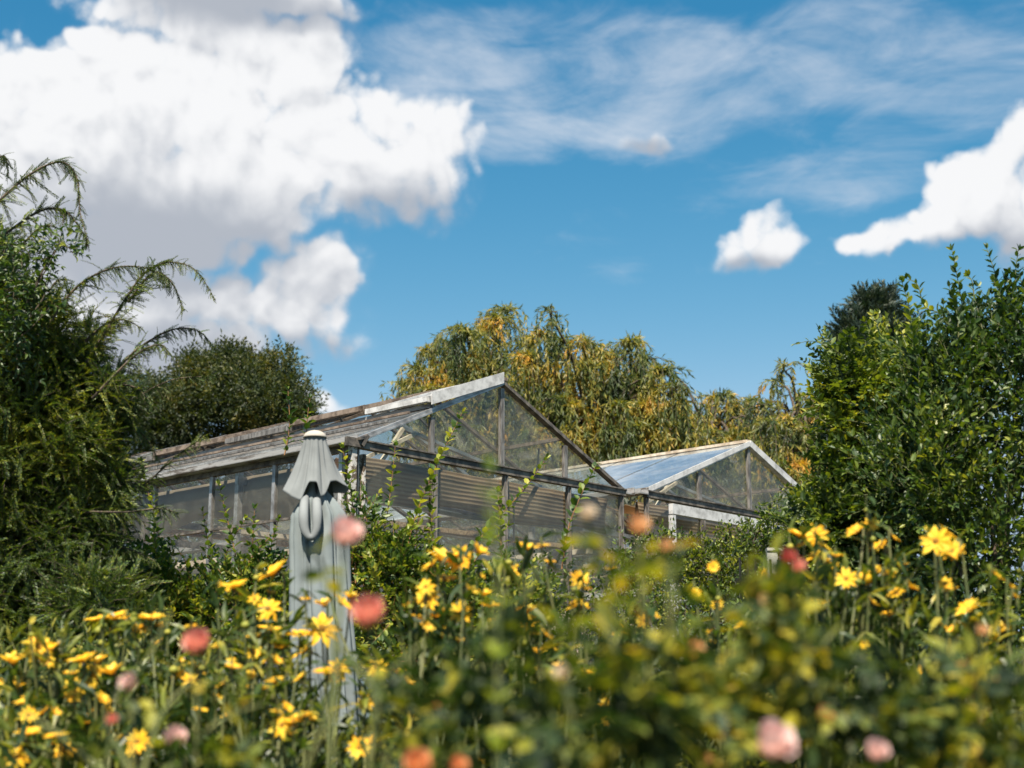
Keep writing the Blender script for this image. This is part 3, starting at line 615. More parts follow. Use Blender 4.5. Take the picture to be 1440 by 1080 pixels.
# ------------------------------------------------------------------ left conifer
def needle_twig(L, nn, nl, droop):
    parts = []; 
    for i in range(nn):
        t = (i + .5) / nn; p = (L * t, 0, -droop * L * t * t)
        for s_ in (1, -1):
            d = (1.0, s_ * random.uniform(.6, 1.1), random.uniform(-.25, .5)); parts.append(place(DN2, p, d, (random.uniform(-.4, .4), 0, 1), nl * random.uniform(.8, 1.15) * (1 - .35 * t)))
    st = MB(); st.tube(np.array([[0, 0, 0], [L * .5, 0, -droop * L * .25], [L, 0, -droop * L]]), [.0016, .0012, .0007], 3, False)
    return merge(parts), (np.vstack(st.v), E3, np.vstack(st.f[4]))
DN2 = diamond(.30, .2)
def conifer_left():
    Y = 8.2; b = at(-60, 900, Y); root = thing('conifer_tree', (b[0], b[1], gz(0, Y)), 'feathery dark green conifer with long arching branch tips at the left edge', 'tree')
    tw = [needle_twig(.12, 18, .024, dr) for dr in (.1, .3, .5)] + [needle_twig(.18, 26, .023, .35)]
    L_, S_ = MB(), MB()
    Es = [ell(20, 620, 110, 170, Y, .5), ell(-40, 430, 75, 130, Y, .4), ell(110, 640, 60, 70, Y, .4), ell(80, 790, 95, 120, Y, .45), ell(0, 900, 150, 90, Y, .5), ell(150, 570, 40, 40, Y, .25), ell(140, 860, 70, 60, Y - .5, .3), ell(60, 480, 60, 60, Y, .3), ell(165, 690, 22, 50, Y, .2), ell(105, 530, 45, 55, Y, .25), ell(130, 480, 20, 25, Y, .15)]
    fill(L_, S_, Es, 17000, tw, .45, .05, .55, (.8, 1.3), .4)
    # tiers of spreading branches
    hero = [([(-20, 300), (40, 247), (85, 228), (108, 250), (113, 300), (125, 342)], 3), ([(-20, 350), (50, 300), (90, 296), (118, 330), (124, 345)], 3),
            ([(-10, 385), (30, 345), (60, 318), (85, 322)], 2), ([(-25, 260), (-5, 225), (8, 222), (12, 250)], 2), ([(60, 470), (100, 412), (135, 386), (170, 375), (205, 377), (232, 390)], 2.6), 
            ([(90, 560), (140, 480), (180, 415), (208, 380), (240, 369), (275, 380), (303, 422)], 2.6), ([(180, 425), (215, 384), (242, 398), (258, 436)], 2), ([(100, 600), (165, 520), (200, 486), (245, 463), (280, 466), (303, 492)], 2.6),
            ([(130, 560), (190, 500), (225, 485), (238, 498)], 2), ([(120, 480), (150, 455), (175, 450), (200, 462)], 2), ([(120, 640), (180, 570), (240, 535), (300, 530)], 2.6), ([(130, 700), (190, 690), (250, 640), (290, 612)], 2.4),
            ([(120, 720), (180, 720), (225, 715), (250, 722)], 2), ([(100, 780), (170, 770), (220, 790)], 2), ([(60, 440), (75, 400), (92, 392)], 2), ([(120, 620), (170, 600), (200, 610), (225, 650)], 2), ([(90, 840), (160, 815), (215, 840)], 2), ([(150, 540), (190, 545), (215, 570)], 2)]
    for i, (pts, g) in enumerate(hero):
        Yh = Y - .25 + .12 * (i % 4); pl = spline([at(x, y, Yh) for x, y in pts], 60); S_.tube(pl, np.linspace(.009, .0018, 60), 5)
        seg = np.diff(pl, axis=0); n_ = int(np.linalg.norm(seg, axis=1).sum() / .0065)
        idx = np.linspace(4, 58, n_).astype(int); tg = norm(seg[np.clip(idx, 0, 58)]); u = idx / 60
        sd_ = norm(np.cross(tg, (0, 1, 0))) * np.where(rng.random(n_) < .35, 1, -1)[:, None] ; sd_[:, 2] = -abs(sd_[:, 2]) * np.where(rng.random(n_) < .75, 1, -1)
        D = norm(tg * rng.uniform(.5, 1.1, (n_, 1)) + sd_ * .75 + rng.normal(0, .3, (n_, 3)) + np.array([0, 0, -.3])); s = rng.uniform(.4, 1.15, n_) * (1.1 - .75 * u)
        R = frames(D, .4); w = rng.integers(0, 4, n_)
        keep = rng.random(n_) < (1.0 - .35 * u)
        for q, (lt, st) in enumerate(tw):
            k = (w == q) & keep; L_.scatter(lt, pl[idx][k], R[k], s[k]); S_.scatter(st, pl[idx][k], R[k], s[k])
        # needles on the branch itself
        m_ = n_ * 2; ii = rng.integers(2, 59, m_); L_.scatter(DN2, pl[ii], frames(norm(norm(seg[ii]) + rng.normal(0, .6, (m_, 3))), .5), rng.uniform(.012, .02, m_))
    L_.build('foliage', M['conifer'], root); S_.build('branches', M['bark'], root)
    trunk(root, (b[0], b[1], gz(0, Y)), at(-60, 180, Y), .09, [(.5, at(80, 600, Y)), (.4, at(100, 760, Y)), (.7, at(60, 430, Y)), (.6, at(120, 560, Y)), (.85, at(0, 290, Y))])
conifer_left()
def left_broadleaf():
    Y = 7.7; b = at(20, 900, Y); root = thing('broadleaf_shrub', (b[0], b[1], gz(0, Y)), 'shrub with curled rounded leaves growing through the conifer at the upper left', 'shrub')
    LC = leaf(.55, .3, .75); L_, S_ = MB(), MB(); tw = [twig(5, .14, .045, LC, 1.0, False, .2) for _ in range(4)]
    fill(L_, S_, [ell(25, 410, 50, 80, Y, .2), ell(75, 350, 22, 30, Y, .12), ell(10, 480, 40, 50, Y, .2)], 210, tw, .5, .3, .7, (.7, 1.1))
    for pts in ([(40, 420), (70, 370), (85, 335), (90, 300)], [(50, 400), (80, 350), (105, 350), (112, 345)], [(30, 460), (60, 420), (72, 380)], [(20, 480), (45, 460), (70, 432)]):
        shoot(L_, S_, [at(x, y, Y - .05) for x, y in pts], .04, .05, LC, .005, 1.0, False)
    L_.build('foliage', M['shrub'], root); S_.tube([(b[0] - .1, b[1] + .5, gz(0, Y)), at(-10, 650, Y + .5), at(40, 420, Y)], [.02, .015, .006], 6); S_.build('branches', M['bark'], root)
left_broadleaf()

# ------------------------------------------------------------------ background trees
def round_tree():
    Y = 36; b = at(320, 900, Y); gz0 = .6; root = thing('round_tree', (b[0], b[1], gz0), 'dense rounded dark olive tree behind the left end of the greenhouse roof', 'tree')
    Es = [ell(x, y, r, r2, Y + dy, 1.4) for x, y, r, r2, dy in ((320, 585, 110, 75, 0), (250, 590, 60, 50, -.5), (390, 585, 52, 48, -.5), (300, 535, 48, 36, 0), (360, 540, 45, 34, .3), (330, 515, 28, 22, 0), (275, 525, 25, 18, 0), (415, 560, 26, 26, 0), (220, 570, 40, 40, 0), (320, 680, 120, 60, 0), (395, 520, 22, 20, 0), (345, 560, 60, 40, -1.2), (200, 620, 60, 60, 0), (425, 600, 24, 30, 0), (180, 560, 40, 30, 1), (322, 528, 62, 32, 0))]
    tw = [twig(7, .40, .13, DM, .9, False) for _ in range(5)]; L_ = MB(); fill(L_, None, Es, 10500, tw, .35, .1, .7, (.7, 1.2))
    L_.build('crown', M['oak'], root); trunk(root, (b[0], b[1], gz0), at(325, 600, Y), .3, [(.6, at(250, 580, Y)), (.7, at(390, 580, Y)), (.8, at(340, 530, Y))])
round_tree()
def willow(label, tufts, Y, tb, n_str=20, name='willow_tree', ll=(.6, 2.1), rad=(.2, .8), sparse=()):
    b = at(tb, 900, Y); root = thing(name, (b[0], b[1], .6), label, 'tree', 'weeping willows behind the greenhouses'); L_, S_ = MB(), MB()
    top = at(tb, 620, Y)
    PA, DA, SA = [], [], []
    for ti, (x, y) in enumerate(tufts):
        A = at(x, y, Y + random.uniform(-1.3, 1.3)); ns = n_str if ti not in sparse else 7
        S_.tube(spline([top + np.array([0, 0, -.3]), (top + A) / 2 + np.array([0, 0, .35]), A + (0, 0, -.12), A + (random.uniform(-.15, .15), 0, -.03)], 12), np.linspace(.035, .010, 12), 5)
        for _ in range(ns):
            ph = rng.uniform(0, 2 * math.pi); r_ = rng.uniform(*rad) * (rng.random() ** .5); hh = rng.uniform(*ll); rise = rng.uniform(.0, .16)
            t = np.linspace(0, 1, 24); hor = r_ * np.minimum(1, t * 2.6) ** .8; zz = rise * np.sin(np.minimum(t * 5, math.pi)) - hh * np.clip(t - .10, 0, 1) ** 1.15
            sway = .05 * np.sin(t * 5 + ph * 3)
            pl = A + np.stack([np.cos(ph) * (hor + sway), np.sin(ph) * (hor + sway), zz], 1)
            n_ = int(hh / .034) + 14; q = np.sort(rng.random(n_)) * 22.9; i = q.astype(int); f = (q - i)[:, None]
            p = pl[i] * (1 - f) + pl[i + 1] * f; tg = norm(pl[i + 1] - pl[i])
            PA.append(p); DA.append(norm(tg + rng.normal(0, .55, (n_, 3)) + np.array([0, 0, -.3]))); SA.append(rng.uniform(.09, .19, n_))
            if rng.random() < .35: S_.tube(pl[::4], .006, 3, False)
    L_.scatter(diamond(.20, .15), np.vstack(PA), frames(np.vstack(DA), 1.0), np.concatenate(SA))
    L_.build('crown', M['willow'], root); S_.build('branches', M['bark'], root)
    trunk(root, (b[0], b[1], .6), top, .35, [])
def tufts(xs, y0, y1, step, jit=14):
    out = []; y = y0
    while y <= y1:
        for x in range(xs[0], xs[1] + 1, step): out.append((x + random.uniform(-jit, jit), y + random.uniform(-jit, jit)))
        y += step * .8
    return out
willow('tall willow rising right behind the near greenhouse ridge with rounded left side', [(603, 492), (625, 482), (648, 462), (658, 470), (682, 462), (700, 447), (712, 436), (590, 520), (575, 540), (640, 500), (670, 505), (700, 500), (728, 505), (745, 480)] + tufts((590, 740), 535, 640, 34), 29, 665, 22)
willow('yellowing willow in the middle with two thin pointed leafy tops', [(774, 437), (783, 452), (765, 470), (790, 480), (820, 482), (842, 495), (862, 500), (885, 482), (893, 478), (905, 505), (930, 520), (745, 500), (825, 510), (948, 545), (960, 570), (950, 600), (965, 630), (940, 570), (975, 600)] + tufts((750, 930), 530, 660, 32), 28, 835, 22, sparse=(0, 1, 8))
willow('lower golden willow between the two greenhouse ridges', [(945, 580), (975, 590), (1005, 560), (1018, 556), (1050, 566), (1035, 575), (990, 590), (938, 520), (955, 562)] + tufts((940, 1080), 610, 680, 28), 30, 1000, 20, sparse=(7, 8))
willow('thin airy willow beside the right-hand shrubs with sparse upper twigs', [(1105, 515), (1095, 535), (1120, 555), (1085, 572), (1070, 565), (1150, 565), (1130, 580), (1160, 550), (1190, 570)] + tufts((1085, 1230), 605, 700, 30), 27, 1130, 18, sparse=(0, 1, 2, 4))
def pine():
    Y = 33; b = at(1228, 900, Y); root = thing('pine_tree', (b[0], b[1], .6), 'dark spiky conifer top rising behind the shrubs on the right', 'tree')
    tw = [needle_twig(.45, 9, .22, .0) for _ in range(3)]; L_ = MB()
    Es = [ell(x, y, r, r2, Y, r * Y / FPX) for x, y, r, r2 in ((1228, 445, 22, 24), (1205, 465, 22, 18), (1250, 465, 24, 20), (1228, 500, 50, 36), (1190, 490, 14, 16), (1268, 480, 16, 20), (1228, 560, 60, 60), (1240, 430, 12, 12), (1215, 432, 10, 10))]
    fill(L_, None, Es, 2200, tw, .4, .9, .5, (.7, 1.2)); L_.build('crown', M['pine'], root); trunk(root, (b[0], b[1], .6), at(1228, 440, Y), .25, [])
pine()

def back_hedge():
    b = at(330, 900, 25); root = thing('evergreen_hedge', (b[0], b[1], .6), 'dark evergreen hedge far behind the greenhouses, seen through their glass walls', 'hedge'); L_ = MB()
    tw = [twig(7, .55, .20, DM, .9, False) for _ in range(3)]; Es = []
    for x in range(-120, 1300, 110): Es.append(ell(x, 850, 90, 125, 25 + (x % 3) * .3, .7))
    fill(L_, None, Es, 5200, tw, .35, .4, .5); L_.build('foliage', M['oak'], root)
    mb = MB()
    for x in range(-100, 1300, 150): q = at(x, 900, 25); mb.tube([(q[0], q[1], .6), (q[0], q[1], 2.4)], .07, 6)
    mb.build('stems', M['bark'], root)
back_hedge()
# ------------------------------------------------------------------ right shrubs
def right_shrubs():
    Y = 7.8; b = at(1400, 900, Y); root = thing('tall_shrub', (b[0], b[1], .6), 'tall glossy dark green shrub with upright leafy shoots at the right edge', 'shrub')
    L_, S_ = MB(), MB(); tw = [twig(6, .20, .050, LF, .85, False, 0) for _ in range(6)]
    fill(L_, S_, [ell(1420, 560, 75, 120, Y, .35), ell(1345, 560, 60, 90, Y, .3), ell(1400, 760, 120, 160, Y, .4), ell(1405, 480, 40, 50, Y, .22), ell(1310, 520, 40, 50, Y, .25), ell(1300, 660, 80, 110, Y, .4), ell(1400, 930, 160, 90, Y, .4)], 3000, tw, .42, .55, .5)
    for i, pts in enumerate(([(1380, 560), (1362, 480), (1350, 410), (1339, 352)], [(1420, 520), (1412, 450), (1404, 400), (1388, 350)], [(1440, 500), (1432, 430), (1428, 390), (1432, 352)], [(1365, 500), (1340, 455), (1320, 440), (1300, 430), (1290, 400), (1275, 392)], 
                 [(1380, 480), (1372, 440), (1368, 400), (1362, 388)], [(1300, 560), (1285, 500), (1280, 440), (1268, 395)], [(1410, 470), (1425, 420), (1420, 385)], [(1350, 520), (1335, 480), (1328, 447)], [(1330, 620), (1320, 560), (1318, 500)], [(1400, 640), (1390, 560), (1395, 500)], [(1440, 620), (1425, 560), (1430, 500)], [(1455, 480), (1448, 420), (1444, 370)], [(1430, 480), (1415, 440), (1416, 410)])):
        shoot(L_, S_, [at(x, y, Y - .1 + .06 * (i % 5)) for x, y in pts], .034, .072, LF, .006, .85, True, .02)
    for k in range(22):
        x = 1285 + k * 7.4 + random.uniform(-4, 4); ty = np.interp(x, [1280, 1310, 1340, 1365, 1390, 1440], [455, 462, 385, 430, 365, 360]) + random.uniform(0, 70); le = random.uniform(60, 120)
        shoot(L_, S_, [at(x + random.uniform(4, 26), ty + le, Y - .2 + .05 * (k % 7)), at(x + random.uniform(0, 14), ty + le * .5, Y - .2 + .05 * (k % 7)), at(x, ty, Y - .2 + .05 * (k % 7))], .030, .066, LF, .005, .8, True, .02)
    L_.build('foliage', M['shrub'], root); S_.build('shoots', M['stemgreen'], root)
    trunk(root, (b[0], b[1], .6), at(1400, 620, Y), .05, [(.3, at(1330, 620, Y)), (.5, at(1370, 500, Y)), (.6, at(1440, 500, Y)), (.4, at(1300, 700, Y))], name='stems')
    Y = 8.6; b = at(1210, 900, Y); root = thing('round_shrub', (b[0], b[1], .6), 'bushy mid green shrub with one arching shoot left of the taller one', 'shrub')
    L_, S_ = MB(), MB(); tw = [twig(7, .20, .050, LF, .9, True, .1) for _ in range(6)]
    fill(L_, S_, [ell(1210, 560, 60, 55, Y, .3), ell(1260, 540, 60, 60, Y, .3), ell(1250, 640, 80, 90, Y, .4), ell(1205, 650, 42, 70, Y, .3), ell(1175, 750, 65, 60, Y, .4), ell(1250, 780, 120, 110, Y, .4), ell(1180, 520, 28, 25, Y, .2), ell(1210, 900, 160, 80, Y, .4)], 3000, tw, .42, .35, .55)
    for i, pts in enumerate(([(1240, 560), (1205, 520), (1175, 495), (1145, 480), (1118, 484)], [(1230, 560), (1215, 500), (1228, 450)], [(1260, 540), (1255, 480), (1235, 440)], [(1210, 620), (1165, 580), (1150, 545)], [(1180, 700), (1130, 670), (1100, 650)], [(1170, 720), (1110, 700), (1075, 710)], [(1200, 560), (1190, 510), (1195, 480)], [(1250, 520), (1270, 480), (1262, 455)], [(1170, 600), (1135, 580), (1120, 590)])):
        shoot(L_, S_, [at(x, y, Y - .2 + .08 * (i % 4)) for x, y in pts], .045, .055, LF, .005, 1.0, True, .1)
    L_.build('foliage', M['hedge'], root); S_.build('shoots', M['stemgreen'], root)
    trunk(root, (b[0], b[1], .6), at(1215, 640, Y), .04, [(.4, at(1170, 640, Y)), (.5, at(1260, 560, Y))], name='stems')
right_shrubs()
def hedge(name, label, Es, n, Yb, xb, tws, shoots=(), mat='hedge', stem='bark', cat='shrub', ls=.045, up=.5, opp=True, group=None):
    b = at(xb, 900, Yb); root = thing(name, (b[0], b[1], gz(0, Yb)), label, cat, group); L_, S_ = MB(), MB()
    fill(L_, S_, Es, n, tws, .5, up, .6, (.75, 1.2))
    for i, pts in enumerate(shoots):
        shoot(L_, S_, [at(x, y, Yb - .1 + .07 * (i % 4)) for x, y in pts], .036, ls, LFW if mat == 'forsy' else LF, .0055, .95, opp, .06)
    L_.build('foliage', M[mat], root); S_.build('stems', M[stem], root); return root
tw_h = [twig(5, .13, .036, LF, .9, False, 0) for _ in range(5)]; tw_f = [twig(6, .20, .050, LF, .8, True, 0) for _ in range(6)]
hedge('clipped_hedge', 'low leafy hedge in front of the farther greenhouse', [ell(940, 790, 70, 34, 10, .3), ell(1030, 800, 80, 50, 10, .3), ell(1095, 765, 55, 34, 10, .3), ell(1000, 850, 120, 70, 10, .3), ell(1145, 715, 34, 30, 10, .25)], 2000, 10, 1010, tw_h,
      ([(930, 790), (935, 760), (950, 745)], [(1060, 760), (1080, 720), (1100, 690)], [(1020, 780), (1010, 750)], [(1120, 700), (1130, 670)]))
hedge('forsythia_shrub', 'leafy shrub with tall brown shoots left of the parasol in front of the glass wall',
      [ell(330, 870, 75, 70, 9, .3), ell(250, 890, 70, 60, 9, .3), ell(385, 850, 25, 60, 9, .2), ell(200, 850, 50, 60, 9, .25)], 1050, 9, 320, tw_f,
      ([(345, 870), (335, 800), (322, 740), (308, 682)], [(360, 860), (355, 780), (358, 715)], [(300, 880), (298, 800), (285, 720)], [(245, 850), (232, 790), (215, 720), (198, 650)], [(215, 860), (218, 780), (214, 690)], [(370, 840), (378, 780), (392, 730)], [(400, 640), (407, 600), (405, 548)], [(432, 640), (431, 600), (436, 560)], [(330, 860), (350, 790), (385, 750)], [(270, 870), (265, 800), (240, 760)], [(310, 860), (318, 780), (345, 730)]), 'forsy', 'stemred', ls=.066)
hedge('forsythia_shrub', 'leafy shrub with long diagonal shoots right of the parasol in front of the gable',
      [ell(560, 835, 60, 75, 8.8, .3), ell(640, 870, 60, 60, 8.8, .3), ell(508, 790, 22, 80, 8.8, .2), ell(600, 930, 120, 50, 8.8, .3), ell(710, 860, 50, 45, 8.8, .3)], 1150, 8.8, 580, tw_f,
      ([(575, 880), (572, 780), (598, 690), (650, 580)], [(530, 880), (535, 780), (548, 700), (556, 625)], [(560, 880), (545, 800), (530, 740), (512, 690)], [(610, 860), (640, 800), (690, 740), (735, 690), (768, 645)], [(500, 820), (497, 720), (482, 630)], [(600, 880), (612, 800), (607, 740), (611, 680)],
       [(640, 880), (660, 800), (715, 740)], [(545, 860), (570, 780), (605, 740)], [(790, 800), (800, 740), (820, 690), (838, 655)], [(520, 860), (505, 780), (520, 720)], [(700, 870), (705, 780), (700, 690)], [(560, 820), (585, 750), (592, 700)]), 'forsy', 'stemred', ls=.070)
hedge('low_shrub', 'low green shrub under the middle of the gable wall', [ell(760, 850, 80, 60, 9.3, .3), ell(870, 850, 70, 60, 9.3, .3), ell(740, 930, 120, 70, 9, .3), ell(900, 920, 100, 70, 9, .3)], 1100, 9.2, 820, tw_h, ([(760, 840), (765, 800)], [(870, 810), (880, 770), (872, 745)]))

# gate
def gate():
    Y = 9.2; m = Y / FPX; a = at(1035, 795, Y); b = at(1130, 775, Y + .25); root = thing('iron_gate', (a[0], a[1], .6), 'black iron railing gate half hidden by the hedge near the farther greenhouse', 'gate')
    z0, z1 = .75, at(1080, 790, Y)[2] + .03
    a0 = np.array([a[0], a[1], 0]); b0 = np.array([b[0], b[1], 0]); mb = MB()
    for z in (z0, z1 - .15, z1 - .35): MB().bar(a0 + (0, 0, z), b0 + (0, 0, z), .02, .03).build('rail', M['black'], root)
    for k in range(9): p = a0 + (b0 - a0) * (k + .5) / 9; MB().tube([p + (0, 0, z0 - .1), p + (0, 0, z1)], .008, 6).build('upright_bar', M['black'], root)
    p = at(1086, 800, Y + .35); po = thing('white_post', (p[0], p[1], .6), 'pale post standing behind the black railing gate', 'post')
    MB().bar((p[0], p[1], .6), (p[0], p[1], at(1086, 775, Y + .35)[2]), .05, .07, (1, 0, 0)).build('shaft', M['white'], po); MB().bar((p[0], p[1], at(1086, 775, Y + .35)[2]), (p[0], p[1], at(1086, 771, Y + .35)[2]), .07, .07, (1, 0, 0)).build('cap', M['white'], po)
gate()
def speckled():
    Y = 7.4; b = at(800, 1000, Y); root = thing('pale_flowering_plant', (b[0], b[1], .6), 'airy plant covered in tiny pinkish white flowers below the gable', 'plant'); L_, S_, G_ = MB(), MB(), MB()
    Es = [ell(800, 910, 34, 40, Y, .15), ell(790, 875, 24, 16, Y, .12), ell(830, 960, 26, 36, Y, .12), ell(780, 960, 20, 30, Y, .1)]
    P_, d = sample_ell(Es, 1500, .6); star = merge([place(diamond(.6, .2), (0, 0, 0), (math.cos(a), math.sin(a), .4), (0, 0, 1), 1) for a in np.arange(5) * 2 * math.pi / 5])
    G_.scatter(star, P_, frames(rng.normal(size=(1500, 3)), .8), rng.uniform(.0035, .007, 1500))
    for p in P_[::8]: S_.tube([(b[0] + rng.normal(0, .05), b[1], .6), (np.array([b[0], b[1], .6]) + p) / 2 + rng.normal(0, .04, 3), p], .0018, 3, False)
    fill(L_, None, Es, 260, [twig(6, .10, .022, LFN, .8, False)], .8, .6, .5)
    G_.build('blossom', M['gyp'], root); S_.build('stems', M['stemgreen'], root); L_.build('foliage', M['bed'], root)
speckled()

# ------------------------------------------------------------------ flower bed mass
def bed():
    L_, S_ = MB(), MB(); tw = [twig(7, .26, .070, LFN, .8, False, .15) for _ in range(5)] + [twig(6, .2, .05, LF, .9, False, .1) for _ in range(4)]
    Es = []
    for x in range(-60, 1520, 75):
        top = np.interp(x, [-60, 100, 300, 400, 520, 640, 760, 900, 1000, 1200, 1440], [940, 930, 935, 1060, 1050, 950, 990, 930, 940, 930, 950])
        Es.append(ell(x, top + 85, 70, 80, 5.6 + .5 * math.sin(x), .4)); Es.append(ell(x + 30, top + 170, 80, 90, 5.0, .4))
    fill(L_, S_, Es, 3300, tw, .6, .7, .55, (.75, 1.3))
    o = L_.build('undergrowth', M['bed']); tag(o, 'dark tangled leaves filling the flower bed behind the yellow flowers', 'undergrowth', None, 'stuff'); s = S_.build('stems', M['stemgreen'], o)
bed()

# ------------------------------------------------------------------ yellow flowers
def daisy_tpl(n, cup, w, droop=0.):
    parts = []
    for k in range(n):
        a = k * 2 * math.pi / n + random.uniform(-.12, .12); cu = cup + random.uniform(-.12, .12)
        d = np.array([math.cos(a) * math.cos(cu), math.sin(a) * math.cos(cu), math.sin(cu)])
        lf = leaf(w * random.uniform(.85, 1.1), .18, .12 + droop)
        parts.append(place(lf, d * .12, d, (0, 0, 1), .88 * random.uniform(.85, 1.05)))
    return merge(parts)
def disc_tpl():
    mb = MB(); mb.tube([(0, 0, -.06), (0, 0, .05), (0, 0, .10), (0, 0, .125)], [.10, .19, .15, .05], 10); return np.vstack(mb.v), np.vstack(mb.f[3]), np.vstack(mb.f[4])
DT = [daisy_tpl(10, .15, .46), daisy_tpl(11, .45, .46), daisy_tpl(9, .70, .48), daisy_tpl(12, .28, .40), daisy_tpl(9, .05, .46, .2)]; DISC = disc_tpl()
STEM_TW = [twig(5, .22, .085, LFN, .75, False, .2) for _ in range(5)]
